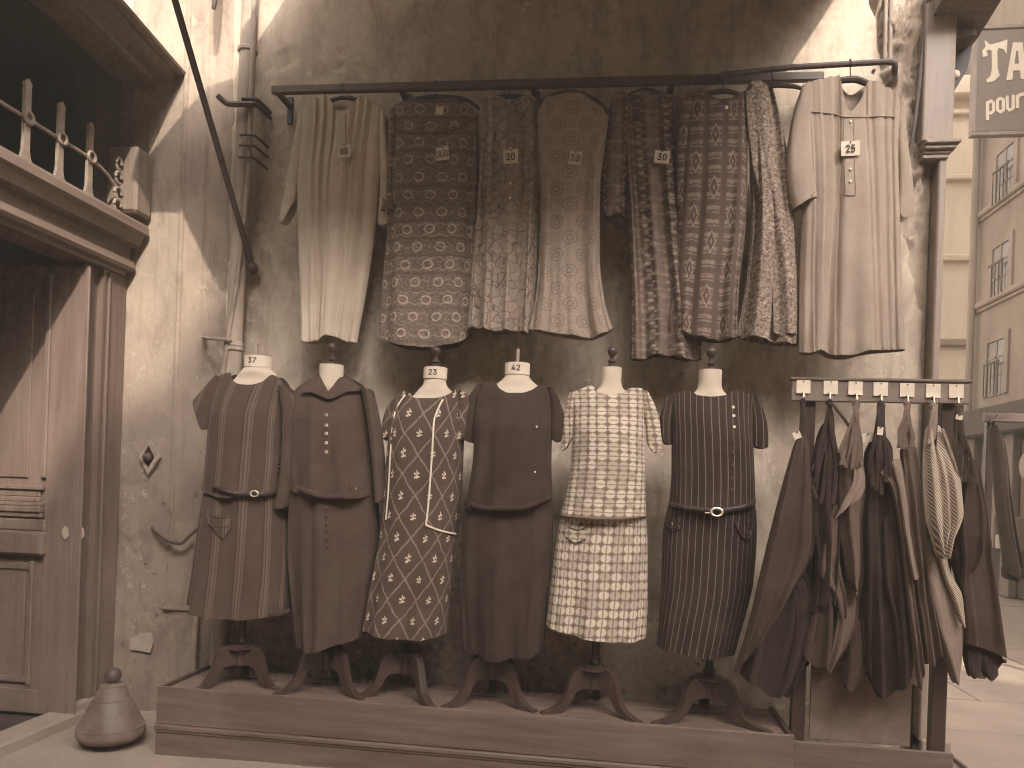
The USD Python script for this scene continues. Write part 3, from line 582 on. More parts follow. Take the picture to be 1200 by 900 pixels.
# coat hanging at the far shop, and a round lamp
YC = 1.6
co = thing('hanging_coat', 'dark narrow coat hanging edge-on at the far right beyond the aprons', 'coat', tuple(aty(1177, 680, YC)))
me, uv, fr = drape([(1163, 540), (1168, 600), (1175, 650)], [(1176, 520), (1183, 580), (1192, 640)], [(1158, 502), (1162, 499), (1167, 503)], [(1176, 668), (1184, 674), (1197, 660)], YC, .06, wavy(2, .004, .02, 3), nu=30, nv=50, seed=3)
M['c_black'] = cloth('black_cloth', .016); M['c_dark'] = cloth('dark_cloth', .03); M['c_brown'] = cloth('brown_cloth', .075); M['c_mid'] = cloth('mid_cloth', .15)
put('cloth', me, M['c_dark'], co, True, uv)
me, uv, fr = drape([(1175, 675)], [(1199, 668)], [(1174, 664), (1186, 668), (1198, 656)], [(1180, 676), (1186, 680), (1199, 674)], YC + .03, .05, wavy(3, .01, .02, 4), nu=24, nv=16, seed=4)
put('lining', me, M['c_black'], co, True, uv)
put('hook', tube([aty(1162, 502, YC), aty(1161, 494, YC), aty(1164, 488, YC), aty(1164, 488, YC + .25), ], .006, 8, 20), M['iron'], co)
put('peg_rail', box(float(aty(1155, 486, YC + .25)[0]), 2.9 + .5, YC + .25, YC + .3, float(aty(1164, 489, YC + .25)[2]) - .03, float(aty(1164, 489, YC + .25)[2]) + .03, .005), M['dark_woodx'], co)
for q in (.05, .95): 
    xq = float(aty(1155, 486, YC + .25)[0]) + q * .7; put('post', box(xq, xq + .05, YC + .301, YC + .35, 0, float(aty(1164, 489, YC + .25)[2]) + .03, .005), M['dark_wood'], co)
lp = thing('round_plaque', 'pale round plaque or lamp glass cut by the right edge of the picture', 'plaque', tuple(atx(1199, 546, XF - .3)))
pc = atx(1203, 546, XF - .12)
put('disc', lathe([(0, -.03), (.13, -.025), (.16, -.01), (.17, .01), (.14, .03), (0, .035)], (0, 0, 0), 36, False).apply_transform(trimesh.transformations.rotation_matrix(math.pi / 2, [0, 1, 0])).apply_translation(pc), M['facade_grey'], lp)
put('arm', tube([pc, pc + [.25, 0, 0]], .02), M['iron'], lp)

# ---------------------------------------------------------------- platform
pf = thing('display_platform', 'long dark wooden tray platform carrying the row of dress forms', 'platform', (-.65, -.35, 0))
PX0, PX1, PF, PB, PT = -2.015, .722, -.62, -.20, .282
put('front_board', box(PX0, PX1, PF, PF + .022, .118, PT, .003), M['dark_woodx'], pf)
put('moulding', cat_([box(PX0 - .004, PX1 + .004, PF - .012, PF + .01, .092, .1165, .006), box(PX0 - .002, PX1 + .002, PF - .006, PF + .01, .083, .0915, .002)]), M['dark_woodx'], pf)
put('base_board', box(PX0, PX1, PF, PF + .022, -.02, .0825, .003), M['dark_woodx'], pf)
for x0, x1 in ((PX0, PX0 + .022), (PX1 - .022, PX1)): put('end_board', box(x0, x1, PF + .0225, PB, -.02, PT - .0005, .003), M['dark_wood'], pf)
for k in range(3):
    y0 = PF + .023 + k * .132; put('floor_plank', box(PX0 + .0225, PX1 - .0225, y0, y0 + .1305, PT - .04, PT - .014 - .001 * (k % 2), .002), M['dark_woodx'], pf)
FLOOR = PT - .0145

# ---------------------------------------------------------------- dress forms
YM = -.43
def g_depth(dz): return .035 + .105 * np.clip(dz / .20, 0, 1)**.7
def dress_form(neck_l, neck_r, neck_top, shoulder_l, shoulder_r, hip_py, hub_px, hub_py, label, finial=None, pin=None, band=None, rot=0., bust_end=None, legs=(-60, 60, 180), reach=.22):
    zsh = float(aty((neck_l + neck_r) / 2, shoulder_l[1], YM)[2]); cx = float(aty((neck_l + neck_r) / 2, neck_top, YM)[0]); zn = float(aty((neck_l + neck_r) / 2, neck_top, YM)[2])
    hub = aty(hub_px, hub_py, YM); hx = float(hub[0]); hz = float(hub[2]); 
    t = thing('dress_form', label, 'dress form', (hx, YM, FLOOR))
    rn = float(aty(neck_r, neck_top, YM)[0] - aty(neck_l, neck_top, YM)[0]) / 2
    xl, xr = float(aty(*shoulder_l, YM)[0]), float(aty(*shoulder_r, YM)[0]); hwid = (xr - xl) / 2 - .012; scx = (xl + xr) / 2
    # bust: stacked ellipses
    L = [(zn, rn, rn, cx), (zn - .012, rn * 1.01, rn * 1.01, cx), (zn - .05, rn * .99, rn * .98, cx), (zsh + .032, rn * 1.10, rn * 1.05, cx), (zsh + .012, rn * 1.45, rn * 1.2, cx), (zsh - .012, hwid * .72, .062, (cx + scx) / 2), (zsh - .05, hwid * .93, .088, scx), (zsh - .10, hwid * .96, .105, scx), (zsh - .22, hwid * .9, .118, scx), (zsh - .42, hwid * .72, .09, scx), (zsh - .62, hwid * .9, .105, (hx + scx) / 2), (zsh - .72, hwid * .9, .105, (hx + scx) / 2)]
    L = resample(np.array(L), 70); th = np.linspace(0, 2 * np.pi, 49)
    V = np.stack([L[:, 3, None] + L[:, 1, None] * np.cos(th), YM + L[:, 2, None] * np.sin(th), L[:, 0, None] + 0 * th], -1)
    vv = np.vstack([V.reshape(-1, 3), [[cx, YM, zn]]]); nf = grid_faces(49, 70); cap = np.array([(len(vv) - 1, i, i + 1) for i in range(48)])
    put('bust', trimesh.Trimesh(vv, np.vstack([nf, cap]), process=False), M['linen'], t, smooth=50)
    if band:
        seam = [(cx + (rn + .002) * math.cos(a), YM + (rn + .002) * math.sin(a)) for a in np.linspace(0, 2 * np.pi, 40)]
        zb = zn - .052
        bn = put('size_band', cat_([lathe([(rn + .0015, zb), (rn + .004, zb), (rn + .004, zb + .05), (rn + .0015, zb + .05)], (cx, YM, 0), 40, False), tube([(x, y, zb) for x, y in seam], .002, 6, caps=False)]), M['card'], t)
        put('number', writing(band, .024, (cx, YM - rn - .0045, zb + .026), .0008, bend=rn + .004), M['ink'], bn)
    if finial:
        zf0 = zn; zf = float(aty(finial[0], finial[1], YM)[2]); h = zf - zf0; r = .021
        put('finial', lathe([(0, zn - .01), (r * .95, zn), (r * 1.05, zn + .006), (r * .8, zn + .013), (r * .55, zn + .018), (r * .85, zn + .025), (r * .85, zn + .030), (r * .45, zn + .037), (r * .42, zn + h - 2.0 * r - .004), (r * .75, zn + h - 1.8 * r), (r * 1.02, zn + h - r), (r * .75, zn + h - .3 * r), (0, zn + h)], (cx, YM, 0), 28, True, 60), M['dark_wood'], t, smooth=40)
    if pin: put('pin', tube([(cx, YM, zn - .02), (cx, YM, float(aty(*pin, YM)[2]))], .0075, 12), M['grey_iron'], t)
    # stand: pole, hub, three curved legs
    put('pole', tube([(hx, YM, hz - .02), (hx, YM, hz + .03), ((hx * .4 + scx * .6), YM, zsh - .68)], .017, 14), M['dark_wood'], t)
    s = (hz - FLOOR)
    put('hub', lathe([(0, FLOOR + s * .52), (.030, FLOOR + s * .52), (.032, hz - .022), (.062, hz - .014), (.070, hz - .006), (.062, hz + .003), (.03, hz + .008), (.022, hz + .014), (.028, hz + .024), (.021, hz + .034), (.018, hz + .05), (0, hz + .05)], (hx, YM, 0), 32, False), M['dark_wood'], t, smooth=40)
    R = reach
    outer = [(.026, s * .95), (.065, s * 1.02), (.098, s * .95), (.119, s * .76), (.134, s * .48), (.160, s * .22), (R - .015, s * .06), (R + .014, .004), (R + .014, 0)]
    inner = [(R - .05, 0.0), (.130, s * .14), (.104, s * .32), (.090, s * .46), (.066, s * .52), (.028, s * .52)]
    pr_ = Polygon(np.vstack([resample(np.array(outer), 30), resample(np.array(inner), 24)])).buffer(0)
    if pr_.geom_type != 'Polygon': pr_ = max(pr_.geoms, key=lambda q: q.area)
    for a in legs:
        lm = trimesh.creation.extrude_polygon(pr_, .034, engine='earcut'); v = lm.vertices; ar = math.radians(a + rot); dx, dy = math.sin(ar), -math.cos(ar)
        w = np.stack([hx + v[:, 0] * dx + (v[:, 2] - .017) * dy, YM + v[:, 0] * dy - (v[:, 2] - .017) * dx, FLOOR + .001 + v[:, 1]], 1)
        put('leg', trimesh.Trimesh(w, lm.faces, process=False), M['dark_wood'], t, smooth=35)
    return t
dress_form(289, 317, 418, (264, 441), (334, 456), 700, 283, 757, 'cream dress form with neck band 37 wearing the striped belted dress nearest the doorway', pin=(304, 403), band='37', rot=18, reach=.2)
dress_form(375.5, 402, 428, (348, 458), (432, 456), 700, 384, 757, 'cream dress form with plain neck and dark knob wearing the plain buttoned jacket dress', finial=(388, 402), rot=4)
dress_form(498, 523, 431, (474, 460), (545, 460), 700, 478, 764, 'cream dress form with neck band 23 wearing the lattice flower print dress', finial=(512.5, 406), band='23', rot=-14)
dress_form(593, 620, 426, (562, 451), (646, 456), 700, 577, 768, 'cream dress form with neck band 42 wearing the plain black dress', pin=(607.5, 409), band='42', rot=6)
dress_form(705, 728.5, 431, (670, 461), (756, 461), 700, 697, 782, 'cream dress form with plain neck and knob wearing the pale spotted dress', finial=(717, 406), rot=-4, reach=.23)
dress_form(819, 846, 434, (783, 465), (888, 468), 700, 831, 793, 'cream dress form with plain neck and knob wearing the pinstripe dress', finial=(832.5, 407), rot=0, reach=.26)

# ================================================================== CLOTH PATTERNS (printed or woven, laid out along the cloth)
def mat_stripes():
    g = G(); x, z, u = g.uv(); L = .042
    x = g.m('add', x, g.m('multiply', g.m('subtract', g.noise(u, 3., 2), .5), .012))
    s = g.m('maximum', g.m('maximum', g.line(x, .105, .006, .0), g.m('multiply', g.line(x, .105, .004, .014), .7)), g.m('multiply', g.line(x, .105, .003, -.012), .8))
    d = g.line(x, .105, .004, .022)
    c = g.mix(g.m('multiply', s, .75), sep(L), sep(.105)); c = g.mix(g.m('multiply', d, .6), c, sep(.025))
    return fabric_end(g, 'woven_stripes', c)
def mat_pin():
    g = G(); x, z, u = g.uv()
    s = g.line(x, .0262, .0022); s = g.m('multiply', s, g.range(g.noise(u, 160., 2), .2, .6, .2, .9))
    return fabric_end(g, 'pinstripe', g.mix(s, sep(.016), sep(.15)))
def mat_lattice():
    g = G(); x, z, u = g.uv(); n = g.noise(u, 14., 3); w = g.m('multiply', g.m('subtract', n, .5), .02)
    a = g.m('add', g.m('add', x, g.m('multiply', z, .62)), w); b = g.m('subtract', g.m('subtract', x, g.m('multiply', z, .62)), w); P = .112
    br = g.range(g.noise(u, 120., 2, .6), .35, .55)
    l = g.m('multiply', g.m('maximum', g.line(a, P, .004), g.line(b, P, .004)), g.m('add', .45, g.m('multiply', br, .55)))
    fa = g.m('subtract', g.m('fraction', g.m('divide', g.m('add', a, P * .5), P)), .5); fb = g.m('subtract', g.m('fraction', g.m('divide', g.m('add', b, P * .5), P)), .5)
    ux = g.m('multiply', g.m('add', fa, fb), .95); uz = g.m('multiply', g.m('subtract', fa, fb), .95)
    def leaf(cx, cz, sx, sz): 
        q = g.m('add', g.m('power', g.m('divide', g.m('subtract', ux, cx), sx), 2.), g.m('power', g.m('divide', g.m('subtract', uz, cz), sz), 2.)); return g.range(q, .75, 1.15, 1., 0.)
    f = 0.
    for q in ((-.10, .06, .085, .05), (.09, .10, .09, .055), (.0, -.05, .055, .10), (.11, -.06, .08, .04), (-.09, -.10, .07, .045), (.0, .17, .04, .07)): f = g.m('maximum', f, leaf(*q))
    hole = g.noise(u, 170., 2); f = g.m('multiply', f, g.range(hole, .3, .42))
    c = g.mix(g.m('multiply', l, .75), sep(.045), sep(.2)); c = g.mix(f, c, sep(.4))
    return fabric_end(g, 'lattice_flowers', c)
def mat_spots(name, horiz):
    g = G(); x, z, u = g.uv(); P = .0415
    wob = g.m('multiply', g.m('subtract', g.noise(u, 4., 2), .5), .018)
    x = g.m('add', x, wob); z = g.m('add', z, wob)
    px_, pz = g.m('divide', x, P), g.m('divide', z, P * .93)
    fx, fz_ = g.m('subtract', g.m('fraction', px_), .5), g.m('subtract', g.m('fraction', pz), .5)
    r = g.m('sqrt', g.m('add', g.m('multiply', fx, fx), g.m('multiply', fz_, fz_)))
    inside = g.range(r, .43, .47, 1., 0.)
    cell = g.n('combine_xyz', 'vector', x=g.m('floor', px_), y=g.m('floor', pz), z=0.)
    bright = g.m('greater_than', g.m('modulo', g.m('add', g.m('multiply', g.m('floor', px_), 1.), g.m('multiply', g.m('floor', pz), 2.)), 3.), .5) if False else g.n('white_noise_texture', 'value', vector=cell)
    spot = g.mix(g.range(bright, .25, .5), sep(.33), sep(.46))
    c = g.mix(inside, sep(.17), spot)
    star = g.range(g.m('add', g.m('absolute', fx), g.m('absolute', fz_)), .80, .86); c = g.mix(g.m('multiply', star, .7), c, sep(.08))
    ln = g.line(z if horiz else x, P * (.93 if horiz else 1.), .0045, P * .5 * 0)
    ln2 = g.line(x if horiz else z, P * (.93 if not horiz else 1.), .0025)
    c = g.mix(g.m('multiply', ln, .6), c, sep(.07)); c = g.mix(g.m('multiply', ln2, .05), c, sep(.10))
    return fabric_end(g, name, c)
def ring_(g, x, z, P, Q, r0, w, shift=True):
    pz = g.m('divide', z, Q); row = g.m('floor', pz)
    px_ = g.m('add', g.m('divide', x, P), g.m('multiply', g.m('floored_modulo', row, 2.), .5)) if shift else g.m('divide', x, P)
    fx, fz_ = g.m('subtract', g.m('fraction', px_), .5), g.m('subtract', g.m('fraction', pz), .5)
    fz_ = g.m('multiply', fz_, .8 * Q / P)
    r = g.m('sqrt', g.m('add', g.m('multiply', fx, fx), g.m('multiply', fz_, fz_)))
    return g.range(g.m('absolute', g.m('subtract', r, r0)), w * .5, w, 1., 0.), r
def mat_ring_bands():
    g = G(); x, z, u = g.uv(); n = g.noise(u, 20., 4, .6); n2 = g.noise(u, 85., 4, .7)
    zz2 = g.m('add', z, g.m('multiply', g.m('subtract', g.noise(u, 3., 2), .5), .03))
    rg, r = ring_(g, x, zz2, .075, .082, .20, .05); rg2, r2 = ring_(g, g.m('add', x, .02), zz2, .075, .082, .10, .05)
    band = g.range(g.m('absolute', g.m('subtract', g.m('fraction', g.m('divide', zz2, .082)), .5)), .40, .46)
    wv = g.line(g.m('add', zz2, g.m('multiply', g.m('sine', g.m('multiply', x, 150.)), .005)), .0525, .005)
    c = g.mix(g.range(n2, .35, .65), sep(.06), sep(.15)); c = g.mix(g.m('multiply', band, .6), c, sep(.06))
    c = g.mix(g.m('multiply', g.m('multiply', wv, n2), .8), c, sep(.26)); c = g.mix(g.m('multiply', rg, g.range(n2, .3, .6, .4, .9)), c, sep(.32)); c = g.mix(g.m('multiply', rg2, .4), c, sep(.04))
    return fabric_end(g, 'rings_in_bands', c)
def mat_crackle():
    g = G(); x, z, u = g.uv(); v = g.n('mapping', 'vector', vector=u, scale=(1., .8, 1.))
    nn = g.n('noise_texture', 'color', vector=v, scale=18., detail=2)
    vv = g.n('mix', 'color', mix_type='linear_light', fac=.012, color1=v, color2=nn)
    e = g.n('voronoi_texture', 'distance', vector=vv, scale=31., feature='distance_to_edge'); e2 = g.n('voronoi_texture', 'distance', vector=vv, scale=58., feature='distance_to_edge')
    cc = g.n('voronoi_texture', 'color', vector=vv, scale=31.)
    c = g.mix(g.n('rgb_to_bw', 'val', color=cc), sep(.17), sep(.26)); c = g.mix(g.m('multiply', g.range(e2, .0, .05, 1., 0.), .35), c, sep(.10)); c = g.mix(g.range(e, .01, .05, .8, 0.), c, sep(.035))
    return fabric_end(g, 'crackle_print', c)
def mat_light_rings():
    g = G(); x, z, u = g.uv(); n2 = g.noise(u, 110., 3, .7)
    rg, r = ring_(g, x, z, .085, .075, .26, .035); rg2, r2 = ring_(g, x, z, .085, .075, .12, .04)
    c = g.mix(g.range(n2, .35, .65), sep(.18), sep(.27)); c = g.mix(g.m('multiply', g.m('maximum', rg, rg2), g.range(n2, .3, .6, .2, .65)), c, sep(.09))
    return fabric_end(g, 'faint_rings', c)
def mat_dots():
    g = G(); x, z, u = g.uv(); n = g.noise(u, 30., 4, .6)
    col = g.range(g.m('absolute', g.m('subtract', g.m('fraction', g.m('divide', x, .095)), .5)), .18, .34)
    d1 = g.m('multiply', g.line(z, .034, .013), g.line(x, .095, .02)); d2 = g.m('multiply', g.line(z, .034, .010, .017), g.line(x, .0475, .009, .01))
    c = g.mix(col, sep(.035), sep(.10)); c = g.mix(g.range(n, .48, .62, 0., .5), c, sep(.19)); c = g.mix(g.m('multiply', g.m('multiply', g.m('maximum', d1, d2), g.range(n, .35, .6)), .9), c, sep(.22))
    bars = g.m('multiply', g.line(z, .068, .010), g.range(n, .35, .6)); c = g.mix(g.m('multiply', bars, .45), c, sep(.20))
    return fabric_end(g, 'dotted_plaid', c)
def mat_lozenges():
    g = G(); x, z, u = g.uv(); n = g.noise(u, 60., 4, .6)
    def loz(x, z, P, Q, k):
        pz = g.m('divide', z, Q); px_ = g.m('add', g.m('divide', x, P), g.m('multiply', g.m('floored_modulo', g.m('floor', pz), 2.), .5))
        a = g.m('absolute', g.m('subtract', g.m('fraction', px_), .5)); b = g.m('absolute', g.m('subtract', g.m('fraction', pz), .5))
        return g.m('add', g.m('multiply', a, k), b)
    q = loz(x, z, .125, .12, 3.4)
    ed = g.range(g.m('absolute', g.m('subtract', q, .40)), .03, .06, 1., 0.); co = g.range(q, .10, .14, 1., 0.); ins = g.range(q, .38, .42, 1., 0.)
    bars = g.m('maximum', g.line(z, .06, .016), g.m('multiply', g.line(z, .06, .006, .02), .8)); bars = g.m('multiply', bars, g.range(g.m('absolute', g.m('subtract', g.m('fraction', g.m('divide', x, .0625)), .5)), .12, .2))
    bars = g.m('multiply', bars, g.range(n, .32, .5))
    c = g.mix(g.m('multiply', bars, .85), sep(.06), sep(.17)); c = g.mix(ins, c, sep(.05)); c = g.mix(g.m('multiply', g.m('multiply', ed, g.range(n, .3, .55)), .9), c, sep(.24)); c = g.mix(g.m('multiply', co, .7), c, sep(.18))
    return fabric_end(g, 'lozenge_print', c)
def mat_floral():
    g = G(); x, z, u = g.uv(); v = g.n('voronoi_texture', 'distance', vector=u, scale=52.); n = g.noise(u, 85., 5, .7, .6); cc = g.n('rgb_to_bw', 'val', color=g.n('voronoi_texture', 'color', vector=u, scale=52.))
    c = g.mix(g.range(n, .42, .56), sep(.07), sep(.22)); f = g.m('multiply', g.range(v, .28, .4, 1., 0.), g.range(cc, .45, .55)); c = g.mix(g.m('multiply', f, .75), c, sep(.32))
    return fabric_end(g, 'small_floral', c)
def mat_fine_stripe():
    g = G(); x, z, u = g.uv(); a = g.m('add', x, g.m('multiply', z, .55)); c = g.mix(g.line(a, .0085, .004), sep(.42), sep(.13)); return fabric_end(g, 'fine_diagonal_stripe', c)
for k, fn in (('stripes', mat_stripes), ('pin', mat_pin), ('lattice', mat_lattice), ('rings', mat_ring_bands), ('crackle', mat_crackle), ('faint', mat_light_rings), ('dots', mat_dots), ('loz', mat_lozenges), ('floral', mat_floral), ('fine', mat_fine_stripe)): M[k] = fn()
M['spots_h'] = mat_spots('spots_across', True); M['spots_v'] = mat_spots('spots_down', False)
M['c_brown2'] = cloth('worn_brown_cloth', .05); M['c_trim2'] = cloth('pale_selvedge', .3)
M['c_white'] = cloth('pale_cotton', .24); M['c_ecru'] = cloth('ecru_cotton', .38); M['c_plain'] = cloth('plain_grey_cloth', .042); M['c_skirt'] = cloth('plain_skirt_cloth', .038); M['c_night'] = cloth('near_black_crepe', .021); M['c_trim'] = cloth('pale_piping', .5)

# ================================================================== DRESSES ON THE FORMS
def body_depth(top=.045, full=.15, low=.16):
    return lambda dz: top + (full - top) * np.clip(dz / .2, 0, 1)**.7 + (low - full) * np.clip((dz - .6) / .5, 0, 1)
def part(t, nm, mt, L, R, T, B, y0=YM, depth=None, label=None, **kw):
    me, uv, fr = drape(L, R, T, B, y0, depth if depth is not None else body_depth(), **kw)
    put(nm, me, M[mt], t, True, uv, label=label); return fr
def sleeve(t, mt, L, R, T, B, y0=YM, depth=.055, seed=1, **kw): return part(t, 'sleeve', mt, L, R, T, B, y0, depth, nu=30, nv=36, seed=seed, wr=kw.pop('wr', .007), **kw)
def button(t, fr, px, py, r=.0055, mt='button_dark', y0=YM):
    p = surf_at(fr, px, py, y0, .004); m = lathe([(0, -.004), (r * .8, -.004), (r, -.001), (r * .9, .003), (r * .5, .0025), (0, .002)], (0, 0, 0), 14, False)
    m.apply_transform(trimesh.transformations.rotation_matrix(math.pi / 2, [1, 0, 0])); m.apply_translation(p); put('button', m, M[mt], t)
def belt(t, nm, fr, pts, w, mt, th=.006, n=50, lift=.006, y0=YM):
    """a flat band that follows the front of a garment along a pixel line"""
    q = resample(np.array(pts, float), n); P = np.array([surf_at(fr, x, y, y0, lift) for x, y in q])
    from scipy.ndimage import gaussian_filter1d
    P[:, 1] = gaussian_filter1d(P[:, 1], 1.5, mode='nearest')
    up_ = np.array([0, 0, 1.]); a = P + up_ * w / 2; b = P - up_ * w / 2; m_ = P + [0, -th, 0]
    ring = np.stack([a + [0, .004, 0], a + [0, -th * .6, -w * .08], m_, b + [0, -th * .6, w * .08], b + [0, .004, 0]], 1)
    put(nm, trimesh.Trimesh(ring.reshape(-1, 3), grid_faces(5, n), process=False), M[mt], t, smooth=60); return P
def cord(t, nm, fr, pts, r, mt, n=50, lift=.003, y0=YM):
    q = resample(np.array(pts, float), n); P = np.array([surf_at(fr, x, y, y0, lift) for x, y in q]); put(nm, tube(P, r, 8), M[mt], t, smooth=True); return P
def pocket(t, fr, pts, mt, y0=YM, lift=.006):
    pg = Polygon(pts).buffer(.8); m = trimesh.creation.extrude_polygon(pg, .003, engine='earcut'); m = m.subdivide_to_size(4.); v = m.vertices
    P = np.array([surf_at(fr, x, y, y0, lift) for x, y in v[:, :2]]); P[:, 1] -= v[:, 2]; put('pocket', trimesh.Trimesh(P, m.faces, process=False), M[mt], t, uv=P[:, [0, 2]])
def fringe(t, fr_pts, mt, y0, n=90, ln=.014, seed=0):
    r = np.random.default_rng(seed); q = resample(np.array(fr_pts, float), n); out = []
    for x, y in q:
        p = aty(x, y, y0); d = np.array([r.normal(0, .004), r.normal(0, .004), -ln * r.uniform(.5, 1.2)]); out.append(tube([p + [0, 0, .006], p + d * .5, p + d], .0022, 4))
    put('fringe', cat_(out), M[mt], t)
def dress(name, label, px, py=720): return thing(name, label, 'dress', tuple(aty(px, py, YM)), None)

# A: striped, belted, nearest the doorway
t = dress('striped_dress', 'grey woven stripe dress with thin dark buckled belt, nearest the doorway', 283)
HA = [(224, 703), (242, 711), (262, 717), (300, 720), (322, 719), (339, 715)]
fr = part(t, 'bodice', 'stripes', [(253, 470), (249, 505), (247, 540)], [(336, 480), (334, 540)], [(258, 442), (275, 438), (281, 447), (292, 453), (304, 454), (316, 450), (324, 441), (338, 455)], [(244, 572), (262, 579), (285, 583), (310, 582), (332, 577)], fold=plus(wavy(3, .001, .006, 2), lambda S, V: .010 * V**4), Tback=[(258, 442), (275, 438), (298, 440), (324, 441), (338, 455)], seed=1)
frs = part(t, 'skirt', 'stripes', [(238, 610), (231, 660)], [(337, 620), (339, 670)], [(245, 569), (262, 576), (285, 580), (310, 579), (331, 574)], HA, depth=lambda dz: .135 + .03 * np.clip(dz / .5, 0, 1), fold=wavy(3, .002, .016, 5), seed=2)
fringe(t, HA, 'stripes', YM - .10, 110, .012, 3)
sleeve(t, 'stripes', [(243, 452), (236, 460)], [(268, 470), (270, 490)], [(256, 441), (262, 442), (268, 449)], [(229, 468), (237, 488), (245, 505), (258, 503), (271, 499)][::1], seed=3, depth=.06)
sleeve(t, 'stripes', [(332, 490), (331, 540), (328, 570)], [(349, 480), (348, 530), (344, 570)], [(327, 452), (335, 453), (343, 462)], [(324, 590), (330, 596), (337, 594)], seed=4, y0=YM - .06, depth=.045)
P = belt(t, 'belt', fr, [(245, 569), (262, 575), (285, 579), (310, 579), (331, 575)], .019, 'leather', lift=.012)
bp = surf_at(fr, 298, 578.5, YM, .026)
bk = trimesh.creation.torus(.016, .004, 20, 8); bk.apply_transform(np.diag([1.1, .8, 1, 1])); bk.apply_transform(trimesh.transformations.rotation_matrix(math.pi / 2, [1, 0, 0])); bk.apply_translation(bp); put('buckle', bk, M['metal'], t)
for x, y in ((279, 577.5), (284, 578), (289, 578.5)): button(t, fr, x, y, .004, 'metal')
for x, y in ((326, 459), (327, 463.5), (328, 468), (329, 500), (329, 506), (328.5, 512), (326, 542), (326, 547), (325.5, 552)): button(t, fr, x, y, .006)
pocket(t, frs, [(243, 600), (250, 605), (262, 607), (271, 604), (271, 618), (261, 630), (256, 626), (244, 612)], 'stripes')
cord(t, 'pocket_edge', frs, [(243, 600), (250, 605), (262, 607), (271, 604)], .003, 'stripes', 16, .009); cord(t, 'pocket_edge', frs, [(244, 614), (256, 618), (271, 616)], .002, 'stripes', 16, .009)

# B: plain jacket dress
t = dress('jacket_dress', 'plain dark jacket dress with open collar, pale buttons and narrow sash', 392)
part(t, 'skirt', 'c_skirt', [(341, 640), (346, 700)], [(443, 630), (436, 690)], [(344, 572), (385, 578), (441, 573)], [(353, 756), (372, 757), (398, 752), (428, 744)], depth=lambda dz: .13 + .02 * np.clip(dz / .5, 0, 1), fold=plus(wavy(2.5, .004, .03, 8), lambda S, V: -.012 * np.exp(-((S - .42) / .02)**2)), seed=11)
fr = part(t, 'jacket', 'c_plain', [(344, 500), (344, 540)], [(433, 500), (437, 545)], [(346, 463), (360, 452), (374, 444), (381, 458), (388, 467), (396, 457), (404, 443), (418, 450), (431, 460)], [(346, 573), (362, 578), (385, 583), (415, 583), (440, 577)], fold=plus(wavy(3, .002, .012, 9), lambda S, V: .012 * V**4), Tback=[(346, 463), (374, 442), (388, 441), (404, 442), (431, 460)], depth=body_depth(.045, .15, .15), seed=12)
P = belt(t, 'sash', fr, [(346, 571), (362, 577), (385, 581.5), (415, 581.5), (440, 575)], .026, 'c_plain', lift=.012)
frs = sleeve(t, 'c_plain', [(431, 490), (437, 540)], [(443, 490), (450, 540)], [(424, 454), (431, 455), (437, 466)], [(441, 588), (446, 589), (452, 585)], seed=14, y0=YM - .05, depth=.05)
sleeve(t, 'c_plain', [(335, 500), (333, 545)], [(352, 490), (350, 540)], [(343, 466), (348, 460), (355, 458)], [(330, 592), (336, 596), (344, 594)], seed=15, y0=YM + .03, depth=.045)
for pts in ([(374, 440), (388, 466), (385, 467), (366, 459), (354, 460), (364, 448)], [(404, 440), (388, 467), (391, 466), (408, 458), (425, 458), (414, 447)]):
    pg = Polygon(pts).buffer(.8); m = trimesh.creation.extrude_polygon(pg, .004, engine='earcut').subdivide_to_size(4.); v = m.vertices
    Q = np.array([surf_at(fr, x, y, YM, .012) for x, y in v[:, :2]]); Q[:, 1] -= v[:, 2] + .008 * np.clip((v[:, 1] - 445) / 20, 0, 1); put('collar', trimesh.Trimesh(Q, m.faces, process=False), M['c_plain'], t, uv=Q[:, [0, 2]])
for y in (486, 498.5, 508, 519, 529.5): button(t, fr, 382.5, y, .0075, 'button_pale'); button(t, fr, 382.5, y, .0045, 'button_dark')
for k, y in enumerate((595, 604, 613, 622, 631, 640)): 
    p = aty(383, y, YM - .155); m = trimesh.creation.icosphere(1, .006); m.apply_translation(p); put('button', m, M['button_dark'], t)
cord(t, 'front_seam', fr, [(389, 466), (390, 500), (391, 579)], .0022, 'c_skirt', 30, .001)
pocket(t, fr, [(411, 567), (420, 566), (434, 571), (436, 577), (412, 577)], 'c_plain'); button(t, fr, 416, 572.5, .006, 'button_pale')

# C: lattice and flowers
t = dress('flowered_dress', 'dark dress printed with lattice and white sprigs, piped in white', 490)
fr = part(t, 'body', 'lattice', [(462, 485), (457, 520), (453, 570), (449, 620), (440, 670)], [(543, 500), (541, 560), (537, 600), (533, 640), (528, 690)], [(468, 464), (475, 459), (484, 466), (498, 469), (513, 469), (528, 465), (540, 456), (546, 462)], [(428, 734), (448, 738), (475, 742), (500, 743), (524, 741)], fold=plus(wavy(3.5, .001, .014, 21, 2), lambda S, V: -.01 * np.exp(-((S - .27) / .03)**2) * np.clip(V * 3, 0, 1)), Tback=[(468, 464), (475, 459), (508, 461), (540, 456), (546, 462)], seed=21, nv=110)
cord(t, 'piping', fr, [(475, 463), (467, 474), (462, 487), (459, 510), (457, 540), (455, 575), (452, 609)], .0036, 'c_trim', lift=.016)
cord(t, 'piping', fr, [(519, 468), (513, 480), (508.5, 494), (507, 520), (505, 550), (502, 590), (499, 615)], .0042, 'c_trim'); cord(t, 'piping', fr, [(499, 615), (510, 620), (522, 623.5), (534, 626)], .0048, 'c_trim', 24)
